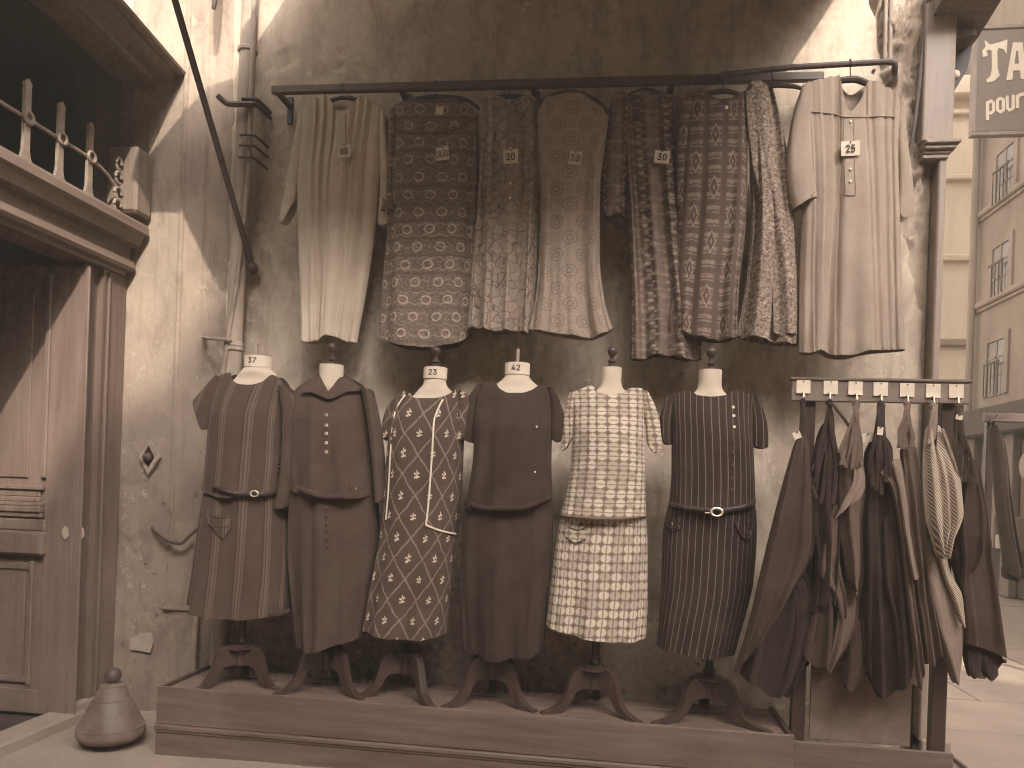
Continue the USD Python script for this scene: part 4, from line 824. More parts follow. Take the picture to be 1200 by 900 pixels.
sleeve(t, 'lattice', [(455, 475), (449, 492)], [(466, 490), (463, 505)], [(466, 464), (470, 466), (472, 474)], [(446, 512), (450, 516), (457, 512)], seed=23, y0=YM + .03, depth=.04)
sleeve(t, 'lattice', [(536, 480), (533, 500)], [(551, 472), (549, 490)], [(538, 460), (544, 459), (549, 464)], [(530, 512), (539, 518), (546, 510)], seed=24, y0=YM - .02, depth=.045)

# D: plain black, short sleeves
t = dress('black_dress', 'plain near black dress with short sleeves and self belt', 590)
part(t, 'skirt', 'c_night', [(542, 640), (542, 700)], [(648, 630), (642, 700)], [(547, 588), (580, 594), (612, 592), (646, 580)], [(544, 757), (566, 762), (595, 765), (620, 764), (637, 761)], depth=lambda dz: .13 + .02 * np.clip(dz / .5, 0, 1), fold=wavy(3, .004, .032, 31), seed=31)
fr = part(t, 'bodice', 'c_night', [(557, 490), (556, 530), (551, 570)], [(647, 490), (646, 540)], [(562, 451), (581, 449), (588, 457), (600, 463), (613, 463), (625, 459), (634, 453), (646, 456)], [(546, 592), (575, 599), (610, 597), (647, 583)], fold=plus(wavy(2.5, .002, .013, 32), lambda S, V: .012 * V**4), Tback=[(562, 451), (581, 449), (607, 452), (634, 453), (646, 456)], seed=32)
belt(t, 'belt', fr, [(546, 589), (575, 596), (610, 595), (630, 589), (648, 580)], .022, 'c_night', lift=.014)
sleeve(t, 'c_night', [(550, 465), (543, 485)], [(558, 480), (558, 492)], [(560, 451), (565, 451), (569, 458)], [(541, 503), (547, 517), (553, 519), (560, 505)], seed=33, y0=YM - .005, depth=.04)
sleeve(t, 'c_night', [(645, 480), (644, 500)], [(656, 470), (661, 490)], [(640, 455), (646, 455), (650, 459)], [(646, 514), (653, 518), (660, 512)], seed=34, y0=YM - .005, depth=.04)
for y in (467, 477, 488, 500, 545, 553): button(t, fr, 629 if y < 520 else 627, y, .0045, 'button_dark' if y not in (500, 553) else 'button_pale')

# E: pale spotted
t = dress('spotted_dress', 'pale dress patterned with rows of spots and dark lines, gathered at the hip', 700)
fr = part(t, 'bodice', 'spots_h', [(671, 490), (670, 530), (664, 575)], [(755, 500), (756, 560)], [(668, 461), (682, 457), (693, 453), (701, 461), (714, 465), (728, 463), (740, 456), (750, 456), (757, 462)], [(657, 604), (685, 607), (720, 608), (757, 605)], fold=plus(wavy(2.5, .001, .006, 41), lambda S, V: .012 * V**6), Tback=[(668, 461), (693, 453), (716, 456), (740, 456), (757, 462)], seed=41)
frs = part(t, 'skirt', 'spots_v', [(651, 640), (645, 690)], [(759, 650), (759, 700)], [(658, 603), (685, 606), (720, 607), (757, 604)], [(640, 730), (660, 735), (690, 741), (725, 746), (757, 745)], depth=lambda dz: .135 + .02 * np.clip(dz / .5, 0, 1), fold=plus(wavy(4, .002, .012, 42), lambda S, V: .003 * np.cos(S * 60) * np.clip(1 - V * 4, 0, 1)), seed=42)
sleeve(t, 'spots_h', [(663, 475), (660, 495)], [(674, 480), (676, 495)], [(666, 462), (671, 460), (676, 465)], [(657, 528), (663, 526), (668, 518), (676, 505)], seed=43, y0=YM - .005, depth=.04)
sleeve(t, 'spots_h', [(753, 480), (756, 495)], [(766, 472), (773, 492)], [(750, 459), (757, 459), (761, 463)], [(758, 518), (764, 528), (769, 531), (776, 519)], seed=44, y0=YM - .005, depth=.04)
pocket(t, frs, [(663, 613), (672, 620), (687, 616), (686, 630), (674, 636), (664, 628)], 'spots_h'); cord(t, 'pocket_edge', frs, [(663, 613), (668, 618), (677, 621), (688, 616)], .003, 'spots_h', 16, .009)
cord(t, 'waist_seam', fr, [(657, 604), (685, 607), (720, 608), (757, 605)], .0045, 'spots_h', 40, .008)

# F: pinstripe
t = dress('pinstripe_dress', 'near black pinstripe dress with ring buckled belt, beside the apron rack', 830)
fr = part(t, 'bodice', 'pin', [(787, 500), (787, 550)], [(881, 500), (883, 550)], [(783, 465), (795, 461), (807, 459), (816, 465), (832, 467), (848, 465), (859, 459), (872, 461), (887, 467)], [(784, 591), (810, 596), (840, 599), (865, 596), (884, 590)], fold=plus(wavy(2.5, .0005, .006, 51), lambda S, V: .012 * V**5), Tback=[(783, 465), (807, 459), (832, 461), (859, 459), (887, 467)], seed=51)
frs = part(t, 'skirt', 'pin', [(777, 625), (775, 680)], [(886, 620), (882, 680), (868, 735)], [(784, 589), (810, 594), (840, 597), (865, 594), (884, 588)], [(770, 755), (795, 759), (825, 763), (860, 764)], depth=lambda dz: .14 + .015 * np.clip(dz / .5, 0, 1), fold=wavy(2.5, .002, .010, 52), seed=52)
belt(t, 'belt', fr, [(783, 590), (810, 596), (840, 598.5), (865, 595.5), (885, 588)], .02, 'leather', lift=.014)
bk = trimesh.creation.torus(.019, .0045, 24, 8); bk.apply_transform(np.diag([1.15, .85, 1, 1])); bk.apply_transform(trimesh.transformations.rotation_matrix(math.pi / 2, [1, 0, 0])); bk.apply_translation(surf_at(fr, 840, 600, YM, .028)); put('buckle', bk, M['metal'], t)
for x, y in ((851, 599), (857, 598.3), (864, 597)): button(t, fr, x, y, .0042, 'metal')
cord(t, 'belt_pin', fr, [(826, 601), (833, 601)], .003, 'metal', 8, .024)
for x, y in ((859.5, 477), (860, 487), (860.5, 500), (860, 516), (859.5, 530), (859, 545), (858.5, 560), (858.3, 574)): button(t, fr, x, y, .0065, 'button_pale' if y < 505 else 'button_dark')
sleeve(t, 'pin', [(777, 475), (773, 490)], [(788, 490), (789, 505)], [(781, 465), (785, 464), (789, 470)], [(775, 512), (781, 521), (790, 520)], seed=53, y0=YM - .005, depth=.04)
sleeve(t, 'pin', [(878, 490), (878, 505)], [(893, 478), (899, 500)], [(876, 463), (884, 464), (889, 468)], [(878, 518), (888, 525), (895, 526), (900, 522)], seed=54, y0=YM - .005, depth=.04)
pocket(t, frs, [(781, 606), (788, 613), (799, 606), (798, 618), (788, 621), (781, 616)], 'pin'); cord(t, 'pocket_edge', frs, [(781, 606), (784, 618), (791, 619), (798, 606)], .003, 'leather', 16, .008); button(t, frs, 788.5, 613.5, .005, 'button_pale')
pocket(t, frs, [(861, 611), (872, 615), (880, 622), (879, 631), (870, 629), (864, 620)], 'pin'); cord(t, 'pocket_edge', frs, [(861, 611), (866, 622), (874, 632), (881, 622)], .003, 'leather', 16, .008); button(t, frs, 875, 623, .005, 'button_pale')

# ================================================================== RAILS AND THE HANGING ROW
YR, YH = -.19, -.23
rl1 = thing('garment_rail', 'long dark wooden rail fixed high on the wall above the hanging dresses', 'rail', tuple(aty(640, 98, YR)))
p0, p1 = aty(319, 106, YR), aty(965, 90, YR)
vx = p1 - p0; Lr = np.linalg.norm(vx); rm = box(0, Lr, -.015, .015, -.02, .02, .005); rm.apply_transform(trimesh.transformations.rotation_matrix(-math.asin(vx[2] / Lr), [0, 1, 0])); rm.apply_translation(p0); put('rail', rm, M['dark_woodx'], rl1)
for px in (324, 480, 640, 800, 955): 
    p = p0 + vx * ((px - 319) / 646.); put('bracket', cat_([box(p[0] - .012, p[0] + .012, YR + .012, .02, p[2] - .012, p[2] + .012, .002), box(p[0] - .015, p[0] + .015, -.03, .01, p[2] - .09, p[2] + .05, .003)]), M['iron'], rl1)
rl2 = thing('iron_rod', 'thin iron rod with a curved bracket holding the pale dress at the right', 'rod', tuple(aty(950, 78, -.2)))
YI = -.29
put('rod', tube([aty(845, 88, YI), aty(925, 79, YI), aty(1046, 72, YI)], .0125, 10), M['iron'], rl2)
put('bracket', tube([aty(1040, 73, YI), aty(1048, 74, YI), aty(1048, 84, YI + .03), aty(1044, 95, -.08), aty(1040, 104, .0)], [.012, .014, .013, .013, .016], 10, 24), M['iron'], rl2)
put('bracket', tube([aty(845, 88, YI), aty(845, 89, .0)], .011, 8), M['iron'], rl2)

def hanger(label, arc, hook, y0, th=.011):
    t = thing('clothes_hanger', label, 'hanger', tuple(aty(*arc[len(arc) // 2], y0)))
    put('bar', tube([aty(x, y, y0) for x, y in arc], [th * .7, th, th * 1.1, th, th * .7], 8, 30), M['dark_wood'], t)
    a = aty(*hook[0], y0); b = aty(*hook[1], YR if len(hook) < 3 else YI); r = .018
    put('hook', tube([a, a * .3 + b * .7 + [0, -.0, -.0], b + [0, -r, .0], b + [0, 0, r + .006], b + [0, r, 0.004]], .0028, 6, 24), M['iron'], t)
def hung(name, label, px, py, y0): return thing(name, label, 'dress', tuple(aty(px, py, y0)))
def hpart(t, nm, mt, L, R, T, B, y0, depth=.03, **kw):
    return part(t, nm, mt, L, R, T, B, y0, depth if callable(depth) else (lambda dz, d=depth: d * (.45 + .55 * np.clip(dz / .4, 0, 1))), **kw)
def card(label, px, py, w, h, text, y, tilt=0., pin=True, tw=.7):
    """a small paper price card pinned to a garment"""
    p = aty(px, py, y); t = thing('price_card', label, 'price card', tuple(p)); s = np.linalg.norm(aty(px + 1, py, y) - p)
    W, H = w * s, h * s; n = 10; gx_, gz_ = np.meshgrid(np.linspace(-W / 2, W / 2, n), np.linspace(-H / 2, H / 2, n)); c, q = math.cos(tilt), math.sin(tilt)
    bend = lambda x: .05 * x * x / max(W, 1e-6)
    P = np.stack([p[0] + gx_ * c - gz_ * q, p[1] - bend(gx_) * 4, p[2] + gx_ * q + gz_ * c], -1).reshape(-1, 3)
    put('paper', trimesh.Trimesh(np.vstack([P, P + [0, .0012, 0]]), np.vstack([grid_faces(n, n), grid_faces(n, n, n * n)[:, ::-1]]), process=False), M['card'], t, smooth=True)
    if text: put('number', writing(text, H * .5, p + [0, -.0035, -H * .02], .0008, width=W * tw, tilt=tilt), M['ink'], t)
    if pin:
        m = trimesh.creation.icosphere(1, .0035); m.apply_translation(p + [0, -.004, H * .42]); put('pin', m, M['button_dark'], t)
def fy_(fr, px, py, y0, lift=.012): return float(surf_at(fr, px, py, y0, lift)[1])

# 1 pale plain
t = hung('hanging_dress', 'pale plain long dress with open neck and pleated front, leftmost of the hanging row', 395, 260, YH)
fr = hpart(t, 'body', 'c_ecru', [(353, 160), (349, 215), (350, 290), (352, 350)], [(447, 190), (441, 260), (431, 330), (424, 370)], [(352, 136), (362, 125), (372, 118), (382, 114), (390, 121), (399, 133), (406, 133), (414, 124), (425, 115), (440, 125), (453, 137)], [(353, 398), (364, 402), (376, 400), (388, 396), (398, 397), (408, 401), (418, 402)], YH, .055, fold=plus(wavy(3, .002, .014, 61), pleats([(.30, 1), (.36, 1), (.44, 1), (.62, -1), (.68, -1), (.74, -1)], .011, .014)), Tback=[(352, 136), (382, 114), (404, 120), (425, 115), (453, 137)], seed=61, nu=110, wr=.006)
cord(t, 'placket', fr, [(404, 134), (404.5, 165), (404, 215)], .003, 'c_ecru', 24, .002, YH)
for y in (168, 193, 205): button(t, fr, 401, y, .0045, 'button_pale', YH)
sleeve(t, 'c_ecru', [(342, 180), (334, 225)], [(358, 170), (352, 215)], [(351, 136), (354, 135), (359, 142)], [(327, 260), (333, 262), (340, 252), (348, 236)], seed=62, y0=YH + .015, depth=.035)
sleeve(t, 'c_ecru', [(446, 180), (446, 215)], [(457, 180), (460, 215)], [(447, 134), (451, 135), (454, 140)], [(443, 255), (450, 267), (457, 262), (464, 240)], seed=63, y0=YH + .01, depth=.035)
hanger('dark wooden hanger showing in the open neck of the leftmost pale dress', [(372, 124), (386, 118), (402, 114), (418, 117), (436, 126)], [(402, 114), (402, 103)], YH + .0)
card('faded blank looking price card on the leftmost pale dress', 403.5, 177, 15, 14, '18.50', fy_(fr, 403.5, 177, YH), .03, tw=.6)
# 2 ringed bands
y2 = YH - .015
t = hung('hanging_dress', 'dark print dress with rings in horizontal bands, wide necked, second from left', 505, 260, y2)
fr = hpart(t, 'body', 'rings', [(455, 180), (455, 250), (449, 330)], [(561, 200), (558, 300)], [(456, 136), (462, 128), (474, 122), (490, 120), (510, 119), (530, 118), (548, 124), (560, 134)], [(445, 396), (460, 403), (480, 408), (505, 409), (530, 406), (552, 392)], y2, .06, fold=plus(wavy(3, .003, .012, 65), lambda S, V: .02 * np.exp(-((S - .12 - .25 * V) / .05)**2) * V), seed=65, nu=80, wr=.006)
cord(t, 'neck_binding', fr, [(458, 150), (475, 155), (500, 157), (530, 152), (552, 142), (560, 134)], .0045, 'rings', 30, .003, y2)
part(t, 'side_tie', 'rings', [(449, 240)], [(462, 242)], [(449, 232), (455, 236), (461, 234)], [(446, 246), (455, 248), (464, 246)], y2 - .03, .03, nu=20, nv=14, seed=66)
sleeve(t, 'rings', [(455, 165), (454, 200)], [(465, 170), (464, 205)], [(457, 137), (460, 134), (466, 138)], [(453, 234), (459, 238), (465, 234)], seed=67, y0=y2 - .005, depth=.03)
hanger('dark hanger arching above the ring banded dress', [(458, 130), (478, 119), (510, 113.5), (542, 116), (562, 128)], [(510, 113), (511, 100)], y2 + .02)
card('price card 18.50 on the ring banded dress', 518.5, 180, 15, 15, '18.50', fy_(fr, 518.5, 180, y2), .12, tw=.85)
card('small torn white label high on the ring banded dress', 515, 129.5, 9, 10, None, fy_(fr, 515, 129.5, y2), -.1)
# 3 crackle
y3 = YH - .035
t = hung('hanging_dress', 'mid grey crackle print dress with pale buttoned front strip', 596, 260, y3)
fr = hpart(t, 'body', 'crackle', [(564, 150), (560, 230), (552, 320)], [(634, 200), (630, 300)], [(562, 124), (566, 118), (574, 113), (588, 116), (598, 122), (610, 116), (622, 114), (632, 118)], [(547, 387), (562, 385), (580, 390), (600, 389), (624, 393)], y3, .05, fold=wavy(5, .004, .02, 71), seed=71, nu=90, wr=.005)
Q = resample(np.array([(598, 122), (598, 180), (597, 235)]), 24); P = np.array([surf_at(fr, x, y, y3, .004) for x, y in Q]); w = .017
put('placket', trimesh.Trimesh(np.vstack([P + [-w, .004, 0], P + [-w, -.002, 0], P + [w, -.002, 0], P + [w, .004, 0]]).reshape(4, 24, 3).transpose(1, 0, 2).reshape(-1, 3), grid_faces(4, 24), process=False), M['c_mid'], t)
for y in (158, 174, 195, 215, 232): button(t, fr, 598, y, .0062, 'button_pale', y3)
hanger('dark hanger arching above the crackle print dress', [(564, 122), (580, 115), (596, 113), (614, 114), (630, 119)], [(596, 113), (597, 99)], y3 + .02)
card('price card 20 on the buttoned strip of the crackle print dress', 598.5, 183.5, 17, 16, '20', fy_(fr, 598.5, 183.5, y3, .02), .08, tw=.6)
# 4 faint rings
y4 = YH - .055
t = hung('hanging_dress', 'lighter sleeveless dress with faint ring print, middle of the hanging row', 670, 260, y4)
fr = hpart(t, 'body', 'faint', [(631, 170), (633, 250), (630, 330)], [(709, 170), (703, 230), (703, 300), (708, 350)], [(630, 128), (638, 119), (650, 113), (664, 112), (680, 112), (697, 120), (714, 135)], [(620, 386), (640, 390), (660, 394), (690, 397), (706, 393), (718, 385)], y4, .05, fold=wavy(4, .002, .016, 75), seed=75, nu=80, wr=.004)
hanger('dark hanger bowed along the top of the faint ring dress', [(630, 125), (648, 112), (668, 108), (690, 114), (716, 136)], [(664, 108), (661, 98)], y4 - .012, .012)
card('price card 35.50 on the faint ring dress', 674.5, 185, 15, 15, '35.50', fy_(fr, 674.5, 185, y4), -.08, tw=.75)
# 5 dotted plaid
y5 = YH - .01
t = hung('hanging_dress', 'dark dress printed with columns of dots, longest of the hanging row', 775, 280, y5)
fr = hpart(t, 'body', 'dots', [(733, 180), (737, 260), (739, 340)], [(803, 200), (812, 300), (822, 380)], [(730, 124), (742, 112), (756, 108), (772, 114), (786, 112), (800, 118)], [(738, 421), (752, 422), (768, 417), (785, 418), (805, 422), (823, 421)], y5, .05, fold=wavy(4, .004, .02, 81), seed=81, nu=80, wr=.005)
sleeve(t, 'dots', [(708, 170), (704, 215)], [(738, 170), (736, 215)], [(715, 124), (724, 112), (736, 112)], [(704, 252), (714, 256), (724, 252), (733, 257)], seed=82, y0=y5 + .0, depth=.035)
hanger('dark hanger hidden in the shade above the dotted dress', [(720, 122), (740, 111), (757, 106), (776, 111), (800, 120)], [(757, 106), (757, 96)], y5 + .02)
card('price card 30 on the dark dotted dress', 776, 184, 18, 15, '30', fy_(fr, 776, 184, y5), -.12, tw=.6)
# 6 lozenges
y6 = YH - .045
t = hung('hanging_dress', 'dark dress printed with tall lozenges and pale bars, open V neck', 832, 260, y6)
fr = hpart(t, 'body', 'loz', [(797, 160), (793, 230), (788, 320)], [(876, 180), (874, 260), (866, 340)], [(800, 120), (812, 110), (824, 107), (836, 117), (849, 128), (858, 121), (868, 111), (876, 116)], [(784, 386), (800, 391), (820, 397), (842, 400), (864, 395)], y6, .055, fold=wavy(4, .003, .016, 85), Tback=[(800, 120), (824, 107), (847, 112), (868, 109), (876, 116)], seed=85, nu=80, wr=.005)
sleeve(t, 'loz', [(793, 160), (792, 200)], [(808, 160), (806, 200)], [(799, 120), (805, 114), (811, 122)], [(792, 240), (799, 246), (808, 240)], seed=86, y0=y6 - .005, depth=.03)
hanger('dark hanger showing in the V neck of the lozenge dress', [(806, 122), (826, 110), (848, 107), (864, 110), (876, 118)], [(848, 107), (848, 94)], y6 + .02)
m = trimesh.creation.icosphere(1, .009); m.apply_translation(aty(851, 126, y6 - .03)); put('neck_button', m, M['button_pale'], t)
# 7 floral
y7 = YH - .02
t = hung('hanging_dress', 'narrow folded dress with small pale floral print beside the pale dress with card 25', 898, 250, y7)
fr = hpart(t, 'body', 'floral', [(878, 170), (880, 250), (874, 330)], [(918, 160), (928, 230), (934, 330)], [(872, 112), (878, 101), (890, 98), (900, 102), (907, 116)], [(862, 393), (880, 398), (905, 402), (936, 405)], y7, .06, fold=wavy(3, .008, .03, 91), seed=91, nu=80, wr=.006)
hpart(t, 'front_fold', 'floral', [(880, 190), (894, 250), (903, 330)], [(912, 190), (922, 250), (934, 330)], [(873, 112), (884, 104), (902, 108)], [(905, 390), (918, 393), (934, 391)], y7 - .035, .035, fold=wavy(1.5, .004, .014, 92), seed=92, nu=40)
hanger('dark bare hanger end above the floral dress', [(866, 112), (886, 104), (908, 100), (928, 101), (943, 105)], [(908, 100), (903, 84), 0], y7 + .0)
# 8 pale dress with card 25
y8 = YH - .06
t = hung('hanging_dress', 'large pale long dress with shoulder yoke and tucks, rightmost of the hanging row', 998, 260, y8)
fr = hpart(t, 'body', 'c_white', [(938, 160), (940, 230), (937, 320)], [(1052, 190), (1054, 260), (1057, 340)], [(936, 112), (942, 101), (958, 96), (981, 92), (986, 118), (993, 136), (1006, 121), (1018, 97), (1036, 104), (1048, 112), (1055, 122)], [(936, 413), (948, 415), (961, 412), (975, 418), (992, 419), (1010, 415), (1030, 412), (1060, 411)], y8, .065, fold=plus(wavy(3, .001, .016, 95), pleats([(.20, 1), (.26, 1), (.31, 1), (.36, 1), (.64, -1), (.69, -1), (.76, -1), (.82, -1)], .009, .011)), Tback=[(936, 112), (981, 92), (1000, 106), (1018, 97), (1055, 122)], seed=95, nu=120, wr=.005)
cord(t, 'yoke_seam', fr, [(951, 131), (975, 133), (993, 137), (1012, 137), (1032, 136), (1049, 137)], .0035, 'c_white', 40, .002, y8)
for off in (-5, 7): cord(t, 'placket_edge', fr, [(994 + off, 138), (995 + off, 200), (996 + off, 228)], .0014, 'c_white', 24, .002, y8)
cord(t, 'placket_edge', fr, [(989, 228), (996, 229), (1003, 228)], .0025, 'c_white', 10, .002, y8)
for y in (142, 198, 212): button(t, fr, 997, y, .005, 'button_pale', y8)
sleeve(t, 'c_white', [(926, 150), (921, 195)], [(950, 150), (953, 200)], [(936, 112), (942, 104), (952, 110)], [(928, 247), (937, 243), (947, 237), (957, 233)], seed=96, y0=y8 - .015, depth=.05)
cord(t, 'cuff_seam', fr, [(925, 238), (937, 236), (955, 225)], .0025, 'c_white', 14, .03, y8)
sleeve(t, 'c_white', [(1050, 160), (1052, 200)], [(1062, 165), (1067, 205)], [(1048, 116), (1054, 121), (1058, 130)], [(1050, 240), (1057, 258), (1064, 256), (1070, 240)], seed=97, y0=y8 + .02, depth=.035)
hanger('dark wooden hanger bowed across the neck of the rightmost pale dress', [(950, 103), (979, 95), (999, 93), (1019, 99), (1046, 113)], [(997, 93), (996, 76), 0], y8 + .0, .014)
card('price card 25 on the rightmost pale dress', 996.5, 174, 22, 18, '25', fy_(fr, 996.5, 174, y8), .04, tw=.5)

# ================================================================== APRON RACK
YK = -.52
rk = thing('apron_rack', 'dark wooden stand with a board of seven paper cards and hooks', 'rack', (1.05, YK, 0))
def kx(px, py=458, y=YK): return float(aty(px, py, y)[0])
def kz(px, py, y=YK): return float(aty(px, py, y)[2])
bz0, bz1 = (kz(1030, 472) , kz(1030, 448)); bx0, bx1 = kx(927), kx(1135)
put('board', box(bx0, bx1, YK - .012, YK + .012, bz0, bz1, .003), M['oakx'], rk)
put('board_cap', box(bx0 - .008, bx1 + .008, YK - .018, YK + .018, bz1 + .0005, bz1 + .014, .004), M['dark_woodx'], rk)
for pa, pb in ((935, 951), (1099.5, 1117.5)): put('post', box(kx(pa, 650), kx(pb, 650), YK + .013, YK + .055, .0, bz1 - .01, .003), M['dark_wood'], rk)
put('bottom_rail', box(kx(930, 880), kx(1117, 880), YK - .005, YK + .0125, .06, kz(1030, 876), .003), M['dark_woodx'], rk)
put('back_panel', box(kx(952, 800), kx(1071, 800), YK + .02, YK + .032, kz(1030, 874), kz(1030, 700), .002), M['panel'], rk)  # dark board added to darken the wall seen behind the aprons
put('foot', cat_([box(kx(pa, 650), kx(pb, 650), YK - .02, YK + .16, -.01, .05, .004) for pa, pb in ((932, 953), (1097, 1119))]), M['dark_wood'], rk)
hooks = []
for i, (cx, cy, hx_, hy) in enumerate(((941.5, 453, 941, 466), (973.5, 454, 972, 467), (1002.5, 455, 1003, 468), (1032, 456, 1032, 469), (1063, 457, 1063, 470), (1093.5, 458, 1093.5, 471), (1120.5, 458.5, 1122, 472))):
    p = aty(cx, cy, YK - .014); s = .0275; tl2 = .02 * math.sin(i * 2.3)
    n = 6; a, b = np.meshgrid(np.linspace(-s, s, n), np.linspace(-s, s, n)); P = np.stack([p[0] + a - b * tl2, p[1] - .0015 - .02 * np.abs(b / s)**3 * (.15 + .1 * math.sin(i * 4.)) * (b < 0), p[2] + b + a * tl2], -1).reshape(-1, 3)
    cp_ = put('paper_card', trimesh.Trimesh(np.vstack([P, P + [0, .001, 0]]), np.vstack([grid_faces(n, n), grid_faces(n, n, n * n)[:, ::-1]]), process=False), M['card'], rk, smooth=True)
    m = trimesh.creation.icosphere(1, .003); m.apply_translation(p + [.001, -.003, .022]); put('tack', m, M['button_dark'], cp_)
    h = aty(hx_, hy, YK - .03); hooks.append((hx_, hy))
    put('hook', tube([h + [0, .02, .022], h + [0, -.004, .022], h + [0, -.012, .004], h + [0, -.018, -.008], h + [0, -.032, -.006], h + [0, -.036, .008]], .0032, 8, 24), M['metal'], rk)

YA = YK - .10
def apron(name, label, px, py, cat='apron'): return thing(name, label, cat, tuple(aty(px, py, YA)))
def leaf(t, nm, mt, L, R, T, B, dy=0., depth=.04, nf=2., f0=.004, f1=.02, seed=0, nv=70, nu=40, tw=0.):
    me, uv, fr = drape(L, R, T, B, YA + dy, lambda dz: depth * (.35 + .65 * np.clip(dz / .25, 0, 1)), plus(wavy(nf, f0 * 1.3, f1 * 1.7, seed, .8, 1.8), lambda S, V: tw * (S - .5) * V), nu=nu, nv=nv, seed=seed, wr=.007); put(nm, me, M[mt], t, True, uv); return fr
def ties(t, hk, ends, mt, dy=-.01, r=.004, seed=0, knot=True):
    rg = np.random.default_rng(seed); h = aty(hk[0], hk[1] + 5, YA + .01)
    if knot:
        kn_ = trimesh.creation.icosphere(2, .013); v = kn_.vertices; v *= [1, .9, 1.3]; kn_.vertices = v * (1 + .5 * (fbm(v * 90 + seed, 3, 2)[:, None] - .5)); kn_.apply_translation(h); put('knot', kn_, M[mt], t)
    for e in ends:
        pts = [h + [rg.normal(0, .004), rg.normal(0, .004), 0]] + [aty(x, y, YA + dy - .03 * k / len(e) + rg.normal(0, .006)) for k, (x, y) in enumerate(e)]
        q = resample(np.array(pts), 30); tt = np.gradient(q, axis=0); w = .0075
        rbn = np.stack([q + [-w, .001, 0], q + [0, -.0045, 0], q + [w, .001, 0], q + [0, .003, 0], q + [-w, .001, 0]], 1)
        put('tie', trimesh.Trimesh(rbn.reshape(-1, 3), grid_faces(5, 30), process=False), M[mt], t, smooth=True)
def cz(*p): return [(850 + x / 2.309, 430 + y / 2.309) for x, y in p]
def fl(t, nm, mt, T, L, R, B, dy=0., depth=.03, nf=1.3, f1=.016, seed=0, **kw):
    me, uv, fr = drape(cz(*L), cz(*R), cz(*T), cz(*B), YA + dy, lambda dz: depth * (.5 + .5 * np.clip(dz / .2, 0, 1)), wavy(nf, .003, f1, seed, .8, 1.8), nu=kw.pop('nu', 36), nv=kw.pop('nv', 70), seed=seed, wr=.014, backdepth=.004); put(nm, me, M[mt], t, True, uv); return fr
t = apron('hanging_apron', 'wide dark apron on the first hook, flaring out towards the pinstripe dress', 935, 660)
fl(t, 'panel', 'c_black', [(95, 560), (165, 500), (220, 560)], [(62, 720)], [(248, 650), (218, 770)], [(38, 830), (85, 862), (125, 888), (168, 850)], .03, .05, 2.5, .03, 101)
fl(t, 'panel', 'c_dark', [(183, 218), (204, 188), (224, 215)], [(140, 370), (98, 540), (55, 720)], [(238, 360), (240, 470), (178, 606)], [(22, 824), (50, 790), (82, 745), (112, 690)], -.03, .06, 2.2, .024, 102, nu=56, nv=90)
fl(t, 'panel', 'c_black', [(180, 580), (200, 556), (216, 580)], [(190, 700), (172, 790)], [(256, 690), (216, 790)], [(153, 885), (165, 894), (180, 860)], -.01, .03, 1.5, .02, 103)
ties(t, hooks[0], [[(941, 500), (943, 530), (950, 560)], [(939, 500), (937, 530), (934, 545)], [(942, 510), (946, 545), (957, 585)]], 'c_black', -.05, seed=1)
card('torn white ticket on the first dark apron', 934, 510, 9, 9, None, YA - .12, .4)
t = apron('hanging_apron', 'black apron gathered by many strings on the second hook', 966, 640)
fl(t, 'panel', 'c_black', [(244, 200), (272, 150), (298, 200)], [(230, 290), (226, 430), (240, 520)], [(308, 300), (308, 440), (300, 540)], [(225, 660), (255, 640), (290, 640)], .0, .05, 2.5, .025, 111)
fl(t, 'panel', 'c_black', [(225, 330), (270, 300), (310, 340)], [(215, 520), (190, 700)], [(345, 520), (350, 700)], [(205, 820), (245, 780), (300, 800), (345, 780)], .05, .03, 3., .025, 113)
fl(t, 'panel', 'c_dark', [(243, 500), (262, 480), (282, 510)], [(236, 650), (216, 740)], [(294, 600), (294, 690)], [(208, 778), (228, 800), (247, 813), (287, 718)], -.02, .03, 1.4, .018, 112)
ties(t, hooks[1], [[(966, 505), (958, 540), (956, 575)], [(970, 510), (968, 545), (962, 590)], [(973, 510), (974, 545), (970, 585)], [(976, 505), (979, 540), (978, 580)], [(968, 500), (961, 530), (950, 552)], [(974, 500), (980, 545), (976, 590)], [(970, 500), (964, 530), (954, 565)], [(979, 478), (990, 492), (998, 504)]], 'c_black', -.05, seed=2)
t = apron('hanging_apron', 'mid brown apron with pointed overlapping corners on the third hook', 990, 640)
fl(t, 'panel', 'c_brown', [(296, 600), (325, 585), (354, 600)], [(295, 680), (285, 740)], [(359, 650), (337, 735)], [(268, 806), (276, 823), (292, 800)], .01, .03, 1.4, .018, 121)
fl(t, 'panel', 'c_brown', [(285, 390), (300, 372), (314, 395)], [(262, 500), (255, 560), (290, 615)], [(302, 480), (314, 560), (326, 640)], [(308, 680), (316, 689), (324, 668)], -.035, .022, 1.2, .012, 122)
fl(t, 'panel', 'c_brown', [(298, 232), (330, 212), (364, 235)], [(296, 300), (302, 400), (312, 480)], [(380, 310), (367, 420), (368, 540)], [(325, 560), (345, 605), (357, 634)], -.02, .045, 1.8, .022, 123)
fl(t, 'curled_edge', 'c_mid', [(348, 255), (360, 250), (370, 262)], [(345, 305), (320, 360)], [(378, 320), (362, 360)], [(296, 412), (318, 388), (340, 372)], -.075, .012, 1., .006, 124, nv=30, nu=20)
ties(t, hooks[2], [[(998, 495), (990, 515), (983, 530)], [(1001, 500), (998, 520), (992, 545)], [(1003, 500), (1002, 520), (999, 550)], [(1005, 495), (1009, 520), (1010, 545)], [(999, 505), (987, 530), (992, 548)], [(1004, 498), (1006, 525), (1004, 548)], [(1000, 500), (992, 525), (985, 545)]], 'c_brown', -.07, seed=3)
